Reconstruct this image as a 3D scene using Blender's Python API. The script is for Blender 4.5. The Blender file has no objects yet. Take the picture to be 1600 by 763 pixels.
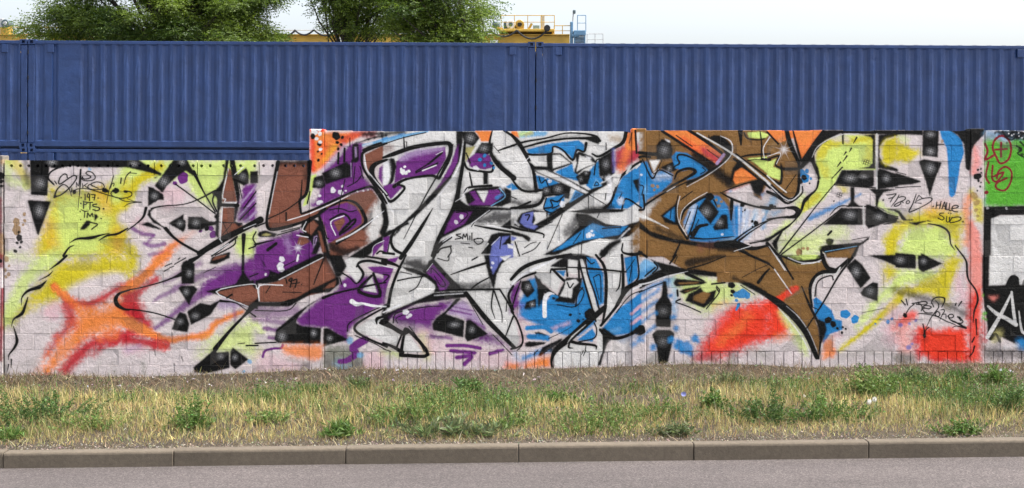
import bpy, bmesh, math, random
import numpy as np
from mathutils import Vector, Matrix

R = math.radians
random.seed(7)
scene = bpy.context.scene
COL = scene.collection

# ================================================================ camera, sky, sun, exposure
FPX, HOR, EYE, CAMY = 1897.0, 270.0, 1.62, -9.93       # focal length in photo pixels, horizon row, eye height, distance to the wall
cam_d = bpy.data.cameras.new('camera')
cam = bpy.data.objects.new('camera', cam_d)
COL.objects.link(cam)
cam.location = (0, CAMY, EYE)
cam.rotation_euler = (R(90), 0, 0)
cam_d.sensor_width = 36
cam_d.lens = 36 * FPX / 1600
cam_d.shift_y = -(763 / 2 - HOR) / 1600
cam_d.clip_end = 5000
scene.camera = cam

SUN_EL, SUN_AZ = R(60), R(97)
world = bpy.data.worlds.new('World')
scene.world = world
world.use_nodes = True
wn = world.node_tree
bg = wn.nodes['Background']
sky = wn.nodes.new('ShaderNodeTexSky')
sky.sky_type = 'NISHITA'
sky.sun_disc = False
sky.sun_elevation = SUN_EL
sky.sun_rotation = SUN_AZ
sky.air_density = 1.0
sky.dust_density = 5.0
sky.ozone_density = 1.0
hs = wn.nodes.new('ShaderNodeHueSaturation')          # thin white summer haze
hs.inputs['Saturation'].default_value = 0.45
wn.links.new(sky.outputs[0], hs.inputs['Color'])
wn.links.new(hs.outputs[0], bg.inputs[0])
bg.inputs[1].default_value = 0.15
sun_d = bpy.data.lights.new('sun', 'SUN')
sun_d.energy = 2.5
sun_d.angle = R(0.5)
sun_d.color = (1.0, 0.955, 0.88)
sun = bpy.data.objects.new('sun', sun_d)
COL.objects.link(sun)
sdir = Vector((math.cos(SUN_EL) * math.sin(SUN_AZ), math.cos(SUN_EL) * math.cos(SUN_AZ), math.sin(SUN_EL)))
sun.rotation_euler = (-sdir).to_track_quat('-Z', 'Y').to_euler()
sun.location = (0, 20, 30)
vs = scene.view_settings
vs.view_transform = 'Standard'
vs.look = 'None'
vs.exposure = 1.28
vs.gamma = 1.0
vs.use_curve_mapping = False
scene.cycles.max_bounces = 6
scene.cycles.diffuse_bounces = 3
scene.cycles.transmission_bounces = 4
scene.cycles.use_adaptive_sampling = True
scene.cycles.adaptive_threshold = 0.02

# ================================================================ helpers
def at(px, py, y):                                        # photo pixel at world depth y -> (x, z)
    d = y - CAMY
    return (px - 800) * d / FPX, EYE + (HOR - py) * d / FPX
def wx(px): return (px - 800) / 191.0
def wz(py): return EYE + (HOR - py) / 191.0
def tag(o, label, cat, group=None):
    o['label'] = label; o['category'] = cat
    if group: o['group'] = group
    return o
def struct(o):
    o['kind'] = 'structure'; return o
def stuff(o, label=None, cat=None):
    o['kind'] = 'stuff'
    if label: o['label'] = label
    if cat: o['category'] = cat
    return o
def obj(name, me, mat=None, parent=None, loc=(0, 0, 0), rot=(0, 0, 0)):
    o = bpy.data.objects.new(name, me)
    COL.objects.link(o)
    if mat and me and not me.materials: me.materials.append(mat)
    o.location = loc; o.rotation_euler = rot
    if parent: o.parent = parent
    return o
def empty(name, loc=(0, 0, 0), rot=(0, 0, 0)):
    o = bpy.data.objects.new(name, None)
    COL.objects.link(o)
    o.location = loc; o.rotation_euler = rot
    o.empty_display_size = .2
    return o
class MB:
    def __init__(s): s.v = []; s.f = []
    def add(s, v, f):
        n = len(s.v); s.v += [tuple(p) for p in v]; s.f += [tuple(i + n for i in q) for q in f]; return s
    def box(s, x0, x1, y0, y1, z0, z1):
        return s.add([(x0, y0, z0), (x1, y0, z0), (x1, y1, z0), (x0, y1, z0), (x0, y0, z1), (x1, y0, z1), (x1, y1, z1), (x0, y1, z1)],
                     [(0, 3, 2, 1), (4, 5, 6, 7), (0, 1, 5, 4), (1, 2, 6, 5), (2, 3, 7, 6), (3, 0, 4, 7)])
    def tube(s, pts, r, n=6):
        pts = [Vector(p) for p in pts]; rs = r if isinstance(r, (list, tuple)) else [r] * len(pts)
        vs = []; fs = []
        for i, p in enumerate(pts):
            t = (pts[min(i + 1, len(pts) - 1)] - pts[max(i - 1, 0)]).normalized()
            a = t.cross(Vector((0, 0, 1)) if abs(t.z) < .9 else Vector((1, 0, 0))).normalized(); b = t.cross(a)
            for k in range(n):
                an = 2 * math.pi * k / n
                vs.append(p + (a * math.cos(an) + b * math.sin(an)) * rs[i])
        for i in range(len(pts) - 1):
            for k in range(n):
                fs.append((i * n + k, i * n + (k + 1) % n, (i + 1) * n + (k + 1) % n, (i + 1) * n + k))
        fs.append(tuple(range(n - 1, -1, -1))); fs.append(tuple((len(pts) - 1) * n + k for k in range(n)))
        return s.add(vs, fs)
    def mesh(s, name, bevel=0, seg=1, smooth=False):
        me = bpy.data.meshes.new(name); me.from_pydata(s.v, [], s.f)
        bm = bmesh.new(); bm.from_mesh(me)
        bmesh.ops.recalc_face_normals(bm, faces=bm.faces)
        if bevel:
            bmesh.ops.bevel(bm, geom=bm.edges[:], offset=bevel, segments=seg, affect='EDGES', profile=.5)
        bm.to_mesh(me); bm.free()
        if smooth:
            for p in me.polygons: p.use_smooth = True
        return me

# ---------------------------------------------------------------- materials
def mat_new(name):
    m = bpy.data.materials.new(name); m.use_nodes = True
    nt = m.node_tree; b = nt.nodes['Principled BSDF']
    return m, nt, b
def node(nt, t, **kw):
    n = nt.nodes.new(t)
    for k, v in kw.items(): setattr(n, k, v)
    return n
def noise(nt, scale, detail=4, rough=.55, vec=None, dist=0):
    n = node(nt, 'ShaderNodeTexNoise'); n.inputs['Scale'].default_value = scale; n.inputs['Detail'].default_value = detail
    n.inputs['Roughness'].default_value = rough; n.inputs['Distortion'].default_value = dist
    if vec is not None: nt.links.new(vec, n.inputs['Vector'])
    return n
def ramp(nt, src, stops):
    r = node(nt, 'ShaderNodeValToRGB'); nt.links.new(src, r.inputs[0]); e = r.color_ramp.elements
    while len(e) < len(stops): e.new(.5)
    for i, (p, c) in enumerate(stops):
        e[i].position = p; e[i].color = (c, c, c, 1) if isinstance(c, (int, float)) else (*c, 1)
    return r
def mixc(nt, fac, a, b, mode='MIX'):
    n = node(nt, 'ShaderNodeMix', data_type='RGBA', blend_type=mode)
    for sock, v in ((n.inputs[0], fac), (n.inputs[6], a), (n.inputs[7], b)):
        if isinstance(v, (int, float)): sock.default_value = v
        elif isinstance(v, tuple): sock.default_value = (*v, 1)
        else: nt.links.new(v, sock)
    return n.outputs[2]
def bump(nt, b, h, strength=.3, dist=.01, prev=None):
    n = node(nt, 'ShaderNodeBump'); n.inputs['Strength'].default_value = strength; n.inputs['Distance'].default_value = dist
    nt.links.new(h, n.inputs['Height'])
    if prev is not None: nt.links.new(prev, n.inputs['Normal'])
    nt.links.new(n.outputs[0], b.inputs['Normal']); return n.outputs[0]
def wpos(nt): return node(nt, 'ShaderNodeNewGeometry').outputs['Position']
def simple(name, c, rough=.6, var=.25, scale=3.0, metal=0, bmp=0, bscale=40):
    m, nt, b = mat_new(name); p = wpos(nt)
    n = noise(nt, scale, 5, .6, p); r = ramp(nt, n.outputs[0], [(.3, 1 - var), (.7, 1 + var * .6)])
    nt.links.new(mixc(nt, 1.0, c, r.outputs[0], 'MULTIPLY'), b.inputs['Base Color'])
    b.inputs['Roughness'].default_value = rough; b.inputs['Metallic'].default_value = metal
    if bmp: bump(nt, b, noise(nt, bscale, 4, .6, p).outputs[0], bmp, .01)
    return m
# ---------------------------------------------------------------- spray paint
# The mural is drawn here, stroke by stroke, on an array in the wall's own plane
# (units: 1 = 1/191 m on the wall) and used as the colour of the wall bricks.
PX0, PX1, PY0, PY1, PS = -60, 1660, 190, 612, 2
PW, PH = (PX1 - PX0) * PS, (PY1 - PY0) * PS
PAL = dict(B=(208, 197, 197), W=(213, 211, 209), H=(228, 227, 230), K=(12, 12, 15), Y=(203, 188, 42),
           L=(203, 222, 122), O=(240, 131, 66), R=(182, 34, 46), S=(238, 62, 40), P=(108, 46, 122),
           p=(165, 140, 180), N=(128, 80, 64), C=(128, 94, 54), U=(42, 126, 188), u=(118, 170, 210),
           I=(218, 172, 182), J=(236, 136, 124), G=(88, 166, 52), D=(124, 22, 42), g=(44, 43, 46),
           v=(104, 112, 180), w=(128, 128, 118), c=(176, 168, 110), d=(152, 122, 84), m=(172, 52, 70), q=(112, 106, 104))
LAY = {0: [], 1: [], 2: [], 3: [], 4: []}
TO = [0, 0, 1.0]
def T(c, r):
    TO[:] = [200 * c, 200 + 200 * r, 200 / 763.0]
def _pts(s):
    v = np.array([float(t) for t in s.split()]).reshape(-1, 2)
    return v * TO[2] + np.array(TO[:2])
def F(c, s, b=0.6, a=1.0, ly=1):
    LAY[ly].append(('F', c, _pts(s), b, a))
def X(c, s, b=0.5, a=1.0):
    F(c, s, b, a, 3)
def L(c, s, w=8, b=0.45, a=1.0, ly=2):
    p = _pts(s)
    if len(p) > 2:                                    # Catmull-Rom through the points
        q = np.vstack([2 * p[0] - p[1], p, 2 * p[-1] - p[-2]]); out = []
        for i in range(1, len(q) - 2):
            for t in (0, .25, .5, .75):
                out.append(.5 * ((2 * q[i]) + (q[i + 1] - q[i - 1]) * t + (2 * q[i - 1] - 5 * q[i] + 4 * q[i + 1] - q[i + 2]) * t * t
                                 + (3 * q[i] - q[i - 1] - 3 * q[i + 1] + q[i + 2]) * t ** 3))
        p = np.array(out + [q[-2]])
    ws = np.atleast_1d(np.array(w, float)) * TO[2]
    ws = np.interp(np.linspace(0, 1, len(p)), np.linspace(0, 1, len(ws)), ws) if len(ws) > 1 else np.full(len(p), ws[0])
    LAY[ly].append(('L', c, p, b, a, ws))
def SP(c, s, w=50, b=7, a=1.0):
    L(c, s, w, b, a, 0)
def D(c, s, a=1.0, ly=3, b=0.5):
    v = np.array([float(t) for t in s.split()]).reshape(-1, 3)
    for x, y, r in v:
        LAY[ly].append(('D', c, np.array([[x, y]]) * TO[2] + np.array(TO[:2]), b, a, r * TO[2]))
def MESH(s, c='H', a=.75):                           # cross-hatched highlight
    v = np.array([float(t) for t in s.split()]).reshape(-1, 4)
    for x, y, rx, ry in v:
        LAY[4].append(('M', c, np.array([[x, y]]) * TO[2] + np.array(TO[:2]), rx * TO[2], a, ry * TO[2]))
def STAR(x, y, r, a=.9):
    LAY[4].append(('Z', 'H', np.array([[x, y]]) * TO[2] + np.array(TO[:2]), r * TO[2], a))
def _box(m, r, ax):
    if r < 1: return m
    k = 2 * r + 1
    pad = [(0, 0), (0, 0)]; pad[ax] = (r + 1, r)
    cs = np.cumsum(np.pad(m, pad, mode='constant'), axis=ax)
    return (np.take(cs, range(k, cs.shape[ax]), ax) - np.take(cs, range(0, cs.shape[ax] - k), ax)) / k
def _blur(m, sig):
    r = int(round(sig * 1.0))
    for _ in range(3):
        m = _box(_box(m, r, 0), r, 1)
    return m
def _fillmask(p, x0, y0, w, h):
    m = np.zeros((h, w)); SUB = 3
    q = np.roll(p, -1, 0)
    for k in range(h * SUB):
        yy = y0 + (k + .5) / SUB
        hit = ((p[:, 1] <= yy) & (q[:, 1] > yy)) | ((q[:, 1] <= yy) & (p[:, 1] > yy))
        if not hit.any(): continue
        xs = np.sort(p[hit, 0] + (yy - p[hit, 1]) / (q[hit, 1] - p[hit, 1]) * (q[hit, 0] - p[hit, 0])) - x0
        row = m[k // SUB]
        for i in range(0, len(xs) - 1, 2):
            a, b = max(xs[i], 0), min(xs[i + 1], w)
            if b <= a: continue
            ia, ib = int(a), min(int(b), w - 1)
            if ia == ib: row[ia] += (b - a) / SUB
            else:
                row[ia] += (ia + 1 - a) / SUB; row[ia + 1:ib] += 1 / SUB; row[ib] += (b - ib) / SUB
    return np.clip(m, 0, 1)
def paint_wall():
    rs = np.random.RandomState(4)
    lin = lambda c: (np.array(c) / 255.0) ** 2.2
    img = np.empty((PH, PW, 3)); img[:] = lin(PAL['B'])
    def nz(n):
        a = rs.rand(PH // n + 3, PW // n + 3)
        yi = np.arange(PH) / n; xi = np.arange(PW) / n
        y0 = yi.astype(int); x0 = xi.astype(int); fy = (yi - y0)[:, None]; fx = (xi - x0)[None]
        fy = fy * fy * (3 - 2 * fy); fx = fx * fx * (3 - 2 * fx)
        g = lambda dy, dx: a[np.ix_(y0 + dy, x0 + dx)]
        return g(0, 0) * (1 - fy) * (1 - fx) + g(0, 1) * (1 - fy) * fx + g(1, 0) * fy * (1 - fx) + g(1, 1) * fy * fx
    n1, n2, n3 = nz(6), nz(18), nz(3)
    spk = rs.rand(PH, PW)
    for ly in range(5):
        for it in LAY[ly]:
            kind, c, p, b, al = it[:5]
            p = (p - np.array([PX0, PY0])) * PS
            col = lin(PAL[c])
            if kind in 'FL':
                ext = (it[5].max() * PS / 2 if kind == 'L' else 0) + b * PS * 3.2 + 3
            elif kind == 'D': ext = it[5] * PS * 1.4 + 4
            elif kind == 'M': ext = max(b, it[5]) * PS + 4
            else: ext = b * PS + 4
            x0, y0 = np.floor(p.min(0) - ext).astype(int); x1, y1 = np.ceil(p.max(0) + ext).astype(int)
            x0, y0, x1, y1 = max(x0, 0), max(y0, 0), min(x1, PW), min(y1, PH)
            if x1 <= x0 or y1 <= y0: continue
            w, h = x1 - x0, y1 - y0
            if kind == 'F':
                if b < 1.5: m = _blur(_fillmask(p, x0, y0, w, h), b * PS)
                else: m = _blur(_fillmask(p, x0, y0, w, h), b * PS)
            else:
                gx, gy = np.meshgrid(np.arange(x0, x1) + .5, np.arange(y0, y1) + .5)
                if kind == 'L':
                    d = np.full((h, w), 1e9); rr = it[5] * PS / 2
                    for i in range(len(p) - 1):
                        ax, ay = p[i]; bx, by = p[i + 1]; vx, vy = bx - ax, by - ay
                        e = ext + 2
                        i0, i1 = int(max(min(ax, bx) - e - x0, 0)), int(min(max(ax, bx) + e - x0 + 1, w))
                        j0, j1 = int(max(min(ay, by) - e - y0, 0)), int(min(max(ay, by) + e - y0 + 1, h))
                        if i1 <= i0 or j1 <= j0: continue
                        sx, sy = gx[j0:j1, i0:i1], gy[j0:j1, i0:i1]
                        t = np.clip(((sx - ax) * vx + (sy - ay) * vy) / max(vx * vx + vy * vy, 1e-6), 0, 1)
                        dd = np.hypot(sx - ax - t * vx, sy - ay - t * vy) - (rr[i] + (rr[i + 1] - rr[i]) * t)
                        d[j0:j1, i0:i1] = np.minimum(d[j0:j1, i0:i1], dd)
                    s = max(b * PS, .5); m = np.clip(.5 - d / (2.2 * s), 0, 1); m = m * m * (3 - 2 * m)
                elif kind == 'D':
                    an = np.arctan2(gy - p[0, 1], gx - p[0, 0]); ph = rs.rand() * 6
                    d = np.hypot(gx - p[0, 0], gy - p[0, 1]) - it[5] * PS * (1 + .1 * np.sin(2 * an + ph) + .06 * np.sin(5 * an + ph))
                    m = np.clip(.5 - d / (2.2 * b * PS), 0, 1)
                elif kind == 'M':
                    dx, dy = (gx - p[0, 0]) / PS, (gy - p[0, 1]) / PS
                    fall = np.clip(1.08 - np.hypot(dx / b, dy / it[5]), 0, 1) ** 1.3
                    aa, bb = dx * .94 + dy * .34, -dx * .34 + dy * .94
                    ln = np.maximum(np.cos(aa * 6.283 / 3.4), np.cos(bb * 6.283 / 3.4))
                    m = al * fall ** 1.3 * (.30 + .55 * np.clip(ln, 0, 1))
                    if c == 'K': m = np.clip((ln + .1) * 1.5, 0, 1) * np.clip(fall * 2, 0, 1) * al
                else:
                    dx, dy = gx - p[0, 0], gy - p[0, 1]; R = b * PS; r = np.hypot(dx, dy) / R
                    m = np.clip(1 - r * 2.6, 0, 1) ** 1.5
                    for k, an in enumerate((.25, 1.1, 1.9, 2.75)):
                        ca, sa = math.cos(an), math.sin(an)
                        off = np.abs(-sa * dx + ca * dy)
                        m = np.maximum(m, np.clip(1 - off / (R * .05 * np.clip(1 - r, .05, 1)), 0, 1) * np.clip(1 - r, 0, 1))
            sl = (slice(y0, y1), slice(x0, x1))
            if kind in 'FL' and b >= 2:                     # overspray: grainy, broken edge
                e = m * (1 - m) * 4
                m = np.clip(m + e * ((n1[sl] - .5) * .55 + (n2[sl] - .5) * .5 + (spk[sl] - .5) * .25), 0, 1)
            elif kind in 'FLD':
                e = m * (1 - m) * 4
                m = np.clip(m + e * (n3[sl] - .5) * .5, 0, 1)
            m = (m * al)[..., None]
            img[sl] = img[sl] * (1 - m) + col * m
    # black overspray that settled beside the outlines, uneven along their length
    lum = img.mean(2); blk = (lum < .03).astype(float)
    ov = .60 * _blur(blk, 3) + .55 * _blur(blk, 8)
    ov = np.clip(ov * (.45 + 1.1 * nz(70)), 0, 1) * .62 * (lum > .03) * (.75 + .5 * spk)
    img *= (1 - np.clip(ov, 0, .8))[..., None]
    return img
# --- left end of the mural
T(0, 0)
SP('Y', "50 190 110 235 165 330", 60, 5, .7); SP('L', "40 200 60 300 150 340", 50, 8, .6)
F('Y', "285 320 340 375 460 385 560 360 700 330 763 230 800 300 763 480 700 540 763 620 763 763 190 763 250 640 300 430", 5, 1, 0)
F('L', "330 420 470 400 600 430 650 520 660 640 560 763 360 763 330 620", 7, .9, 0)
SP('L', "763 240 700 330 690 420 763 420", 60, 7, .8); SP('O', "300 580 320 700", 60, 12, .25); SP('B', "780 480 730 540", 40, 7)
SP('O', "600 400 620 480", 70, 12, .3); SP('O', "690 640 700 720", 60, 12, .3)
SP('w', "60 360 130 390 60 480 40 600", 26, 6, .35)
F('K', "178 188 345 188 295 235 282 405 185 400"); F('K', "163 430 305 438 240 610 232 640 222 635")
L('g', "150 190 165 330", 30, 4, .6); F('K', "290 188 763 190 763 236 560 236 420 229 340 244 300 238")
L('K', "345 238 302 264 288 300 320 336", 10)
MESH("240 330 45 50 235 495 42 55 310 205 45 28")
L('K', "415 686 460 662 540 656 600 640 655 628", [3, 12, 20, 10, 3]); L('K', "588 672 640 642 700 632 763 598", [3, 12, 14, 8]); L('K', "378 763 410 716 442 700", [14, 10, 4])
D('d', "145 515 11 148 553 10 138 578 8 98 560 22 100 608 28", .9); D('K', "115 655 19 112 622 8 103 685 9 128 680 10 120 712 8 92 735 11", .95)
F('q', "-60 150 20 150 20 800 -60 800", 1.5, .9, 0); SP('D', "2 420 2 763", 14, 3, .7); SP('d', "12 170 12 210", 24, 3, .8); D('K', "6 285 20 8 320 12 10 347 9"); SP('d', "10 650 14 763", 30, 5, .8)
T(0, 1)
F('Y', "330 30 763 -10 800 100 560 130 420 200 380 260 240 290 150 330 100 390 30 440 30 380 120 300 250 160", 6, 1, 0)
SP('L', "330 0 190 100 110 230 40 380", 80, 8, .8); SP('L', "60 0 180 20 300 60", 40, 10, .5)
F('B', "400 205 560 130 690 105 763 130 640 205 540 262 430 240", 4, 1, 0)
SP('R', "800 165 700 200 600 258 510 290 400 255 320 180", [50, 46, 56, 46, 32], 6.5, .95); SP('R', "400 290 420 400 340 500 285 590", [70, 70, 56, 34], 8, .85)
SP('I', "330 300 280 340 330 360", 50, 8, .7)
F('O', "420 255 500 320 640 300 763 215 800 200 800 440 640 440 520 500 400 610 290 715 225 700 310 570 440 420 460 340", 7, 1, 0)
SP('O', "330 190 420 260 470 330", 40, 5, .9); SP('R', "430 300 440 420", 40, 8, .55)
SP('R', "800 450 690 490 560 520 470 590 380 690", [66, 76, 72, 80, 56], 8, .95); SP('R', "560 590 640 530 763 500", 30, 7, .7); SP('R', "190 716 400 722", 28, 4, .8)
SP('O', "600 470 680 460", 60, 8, .6); SP('D', "14 200 6 620", 22, 2, .9); SP('D', "8 0 8 60", 30, 4, .8)
D('d', "40 20 16 55 60 8 30 85 12 52 110 12 35 125 10", .8); D('K', "6 30 10")
L('K', "397 0 350 42 290 86", [14, 14, 3]); L('K', "316 90 290 116 232 146", [3, 9, 3]); L('K', "278 148 236 185 172 206 132 245 128 295", [4, 24, 16, 8, 3])
L('K', "166 248 150 300 130 345 82 378 68 420", [6, 14, 20, 10, 3]); L('K', "80 420 102 500 88 545 55 588 50 620", [4, 18, 14, 8, 3]); L('K', "68 618 67 665", [9, 5]); L('K', "52 648 44 690", [8, 3])
L('K', "770 205 715 222 690 255 698 290 735 315 770 322", [8, 14, 24, 26, 16, 10])
SP('w', "30 600 30 720", 40, 6, .5); SP('w', "560 690 600 640", 40, 7, .25); SP('w', "680 640 700 700", 40, 7, .3); SP('w', "120 660 200 640", 40, 9, .3)
# --- arrows and brown cone
T(1, 0)
F('L', "0 188 763 188 763 300 640 330 560 300 540 500 430 440 330 290 200 320 100 300 0 430", 4, .95, 0)
SP('Y', "-20 460 40 340 130 270 190 230", 60, 6); SP('I', "220 380 300 410 240 470", 90, 9, .5); SP('I', "60 560 100 600", 60, 9, .5)
SP('O', "190 780 260 710 390 620", [70, 55, 25], 6, .95); SP('P', "28 600 90 632 150 640", 24, 2.2, .8); SP('P', "100 690 150 704 218 692", 28, 2.5, .75); SP('P', "110 690 150 645", 20, 2.5, .7); SP('P', "130 755 235 738", 24, 3, .6)
F('Y', "-10 685 40 690 70 763 -10 763", 4, 1, 0); F('B', "160 480 440 440 540 520 560 640 430 720 330 680 200 580", 6, .75, 0)
D('P', "328 297 34 280 330 13 495 600 16 508 635 22 432 615 10", ly=1)
F('K', "-5 192 60 188 120 226 205 272 195 285 110 262 -5 236"); MESH("35 215 42 26"); F('K', "152 293 180 290 165 303")
F('K', "270 192 352 188 396 270 388 287 345 256 300 285 228 350 206 388 158 346"); MESH("215 320 42 42 322 205 32 26")
F('K', "122 350 150 356 212 398 215 430 182 430 118 470"); MESH("158 405 32 32")
L('K', "392 262 450 380 520 502", [22, 9, 9]); L('K', "283 335 400 420 520 512", 8); L('K', "140 482 200 467 330 456 420 426 520 374", [10, 8, 6, 8, 12])
F('K', "116 520 122 490 160 474 136 500 140 530 200 580 240 605 262 640 240 630 200 590 150 565"); L('K', "225 600 270 650 330 694 425 746", [22, 16, 14, 16])
L('K', "108 478 92 530 50 572 -5 612", [18, 14, 8, 6]); F('K', "75 578 118 560 202 604 190 608"); 
F('K', "240 570 332 513 332 545 345 555 343 600 332 622"); F('K', "358 530 440 530 482 556 535 560 535 575 470 590 440 608 356 605"); MESH("310 570 28 28 405 565 34 32"); D('K', "470 600 14 430 612 6", ly=2)
F('N', "600 235 620 260 650 440 560 442 562 400"); F('N', "562 475 636 475 634 560 690 585 552 660")
F('K', "583 188 604 188 560 400 562 440 545 500 540 660 520 640 525 545 512 530 530 505 530 420 500 390 540 350 565 310"); F('K', "604 188 636 188 670 400 660 470 640 560 690 575 660 590 630 560 635 470 650 440 620 290")
L('K', "512 400 505 440 530 500", 10); L('K', "560 460 655 462", 20); L('K', "632 190 655 300 680 420", 5); L('H', "598 245 564 405 582 425 578 444 645 447", 6, ly=3); L('H', "563 472 550 662", 6, ly=3); L('H', "636 280 690 232", 5, ly=3)
L('K', "565 560 600 640", 4); L('K', "620 570 560 640", 4)
L('K', "790 548 680 606 560 668 425 748", [40, 34, 40, 30]); L('H', "763 572 690 602", 5, ly=3); L('H', "545 660 560 680", 6, ly=3)
L('K', "650 650 500 763", 12); L('K', "640 655 630 700 520 760", 8); L('H', "600 690 500 756", 5, ly=3); L('K', "690 640 686 763", [26, 10]); L('K', "763 620 745 660 763 700 720 720", 8)
F('L', "650 650 763 600 763 763 650 763 640 700", 3, .9)
F('P', "690 340 763 320 763 560 650 558 665 470", 2); L('p', "763 345 680 445", 10, 1.5); L('p', "763 415 660 530", 10, 1.5); L('p', "763 500 700 560", 14, 1.5); L('K', "763 380 690 480", 8); L('K', "763 450 668 548", 8)
F('K', "638 292 705 236 720 270 720 328 692 346 640 320"); F('K', "728 260 775 256 775 330 728 330"); MESH("685 290 32 30")
L('K', "520 560 680 570", 6)
T(1, 1)
F('Y', "-10 -10 70 -10 60 80 -10 150", 4, 1, 0); SP('O', "-10 215 90 125 230 -10", [80, 60, 50], 5); SP('R', "-10 245 60 215 170 140", 40, 5, .9)
SP('R', "30 250 60 330 115 420", [66, 84, 50], 8, .95); SP('R', "-10 290 40 370", 80, 6, .9); SP('O', "-10 390 90 445 230 502 350 487 470 470 530 400 680 335", [70, 60, 40, 36, 44, 36, 30], 4)
SP('R', "-10 500 60 510 220 535", 60, 6, .95); SP('S', "200 530 225 552", 30, 5, .7); SP('R', "140 490 160 540", 20, 4, .6)
F('P', "770 -10 770 150 470 222 410 225 440 170 560 90 640 60", 3, 1, 0); SP('P', "640 60 420 125 250 215 150 270", [50, 40, 34, 16], 3.5, .7); SP('P', "520 180 340 295 170 430", [60, 44, 24], 4, .85); SP('P', "430 45 320 100 215 160", 26, 4, .55); SP('P', "630 290 640 390", 26, 3, .5); SP('p', "560 290 700 270", 60, 5, .7)
F('L', "520 480 640 420 763 360 780 620 640 560 420 620 440 560", 8, .8, 0); SP('I', "0 560 80 560", 50, 9, .6); SP('p', "0 560 60 540", 30, 6, .5)
F('K', "316 60 330 35 350 25 398 45 396 165 320 168"); F('K', "298 190 322 178 395 178 416 200 382 250 365 296"); MESH("365 105 27 32 348 215 27 32"); L('K', "470 -30 430 0 372 32", [10, 14, 30])
L('K', "318 110 270 130 200 156 90 186 -5 205", [26, 10, 8, 7, 8]); L('K', "-5 318 80 326 180 346 285 382", 8)
F('K', "485 46 500 8 610 -25 605 14 525 50"); X('N', "500 28 522 4 590 -8 575 8")
F('K', "462 212 640 168 750 143 775 143 775 318 690 300 550 236"); X('N', "528 216 738 170 758 196 775 196 775 250 715 300"); L('H', "770 196 738 168 526 214 715 302", 6, ly=3)
F('K', "678 -5 694 -5 694 100 738 160 640 172 676 110"); L('K', "590 250 620 230", 10, ly=3)
F('K', "260 440 285 372 308 335 346 346 366 405 355 457"); F('K', "353 330 430 280 490 292 552 262 492 352 375 412"); MESH("312 392 28 28 402 358 36 30")
L('K', "760 285 690 360 600 455 520 555", [40, 14, 18, 30]); F('K', "396 695 390 665 520 552 530 576 602 570 606 667 470 702"); F('K', "610 570 625 545 718 617 640 677 608 650"); MESH("552 600 30 28 638 605 26 28")
for s in ("222 62 262 44", "278 50 345 12", "215 92 246 76", "300 20 310 12", "250 70 272 62"): L('K', s, 6)
L('K', "450 102 525 66", [4, 16, 4]); L('K', "552 268 640 280 700 320 760 362", [16, 6, 6, 10]); L('K', "655 524 696 520", 5); L('K', "705 535 775 534", 9); L('K', "725 125 775 105", 7)
for s in ("160 565 164 595", "262 455 264 520", "275 640 278 690", "320 600 328 630"): L('K', s, 6, .8, .7)
SP('w', "90 640 95 710", 20, 5, .6); D('u', "725 630 14 690 690 10", .8)
# --- brown S, silver M
T(2, 0)
F('N', "140 203 326 200 318 300 300 395 265 430 268 512 400 458 600 382 690 362 745 440 770 520 770 640 660 700 480 780 430 780 440 700 380 520 270 562 130 608 68 598 75 500 110 330", 1)
L('W', "770 420 745 500 720 560 700 670", [60, 110, 110, 60], 7, .95, 1)
F('O', "331 6 408 6 408 28 660 28 540 95 400 235 345 272 331 260", 1.5); L('S', "335 60 338 250", 30, 4, .8, 1); L('R', "520 70 600 40 700 35", 40, 5, .7, 1); L('S', "400 90 400 220", 40, 5, .45, 1); L('Y', "470 120 400 200", 30, 5, .4, 1)
L('K', "640 38 780 34", 26, 4, .95, 1)
F('P', "560 95 640 85 640 290 770 430 690 362 560 390 380 470 320 470 360 370 410 330 400 260 480 190", 1.5); L('p', "520 110 410 240", 30, 4, .6, 1); F('B', "345 365 385 360 355 440 325 455", 2)
L('u', "640 105 700 90 780 62", 17, 1, ly=2); L('H', "640 108 690 92", 12, 1.5, .7, 2); L('K', "600 90 700 60 780 45", 10, 2); L('K', "640 132 700 105 780 80", 14)
L('K', "132 205 102 350 70 500 66 580 92 606 180 592 280 560 330 535", [24, 18, 16, 18, 20, 16, 14]); L('K', "150 206 322 202", 30, 4, .8); L('K', "320 205 315 300 298 395 262 432 268 505", [30, 20, 18, 18, 14]); L('K', "255 205 300 205 300 300", 30, 6, .6); MESH("240 245 60 40", 'K', .5)
L('K', "272 512 330 492 450 440 560 388 640 360 690 352 725 390 760 450 770 500", [12, 12, 16, 12, 12, 14, 18, 16, 14]); L('K', "330 540 400 505 480 450 540 432 600 452 640 510 650 570 560 640 480 690", [20, 20, 12, 12, 16, 20, 22, 18, 16])
L('K', "68 545 180 490 290 410", 7); L('K', "275 310 268 412", [5, 10]); L('K', "180 505 180 552", 9); L('H', "128 262 100 400 80 512", 5, .6, .8, 3); L('H', "188 552 320 510 500 430 560 402", [5, 7, 6, 3], ly=3)
F('L', "328 285 362 276 345 350 308 455 278 470 290 425 318 375"); L('K', "322 380 306 450", 8)
F('K', "345 295 400 280 416 345 395 362 335 358"); F('K', "393 270 540 202 566 225 566 292 520 302 415 338"); MESH("375 330 32 26 475 270 44 38")
F('K', "572 112 582 95 612 95 614 190 600 208 572 205"); X('p', "588 115 600 112 602 170 590 182"); L('K', "492 150 490 212", 13); L('K', "528 124 526 202", 13); L('K', "572 195 570 290", 7); L('p', "566 210 568 290", 6); L('K', "560 60 560 112", 5)
L('K', "590 230 580 330", 6); L('K', "632 280 600 320 545 350", 6); L('K', "620 230 640 300", 6)
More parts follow.
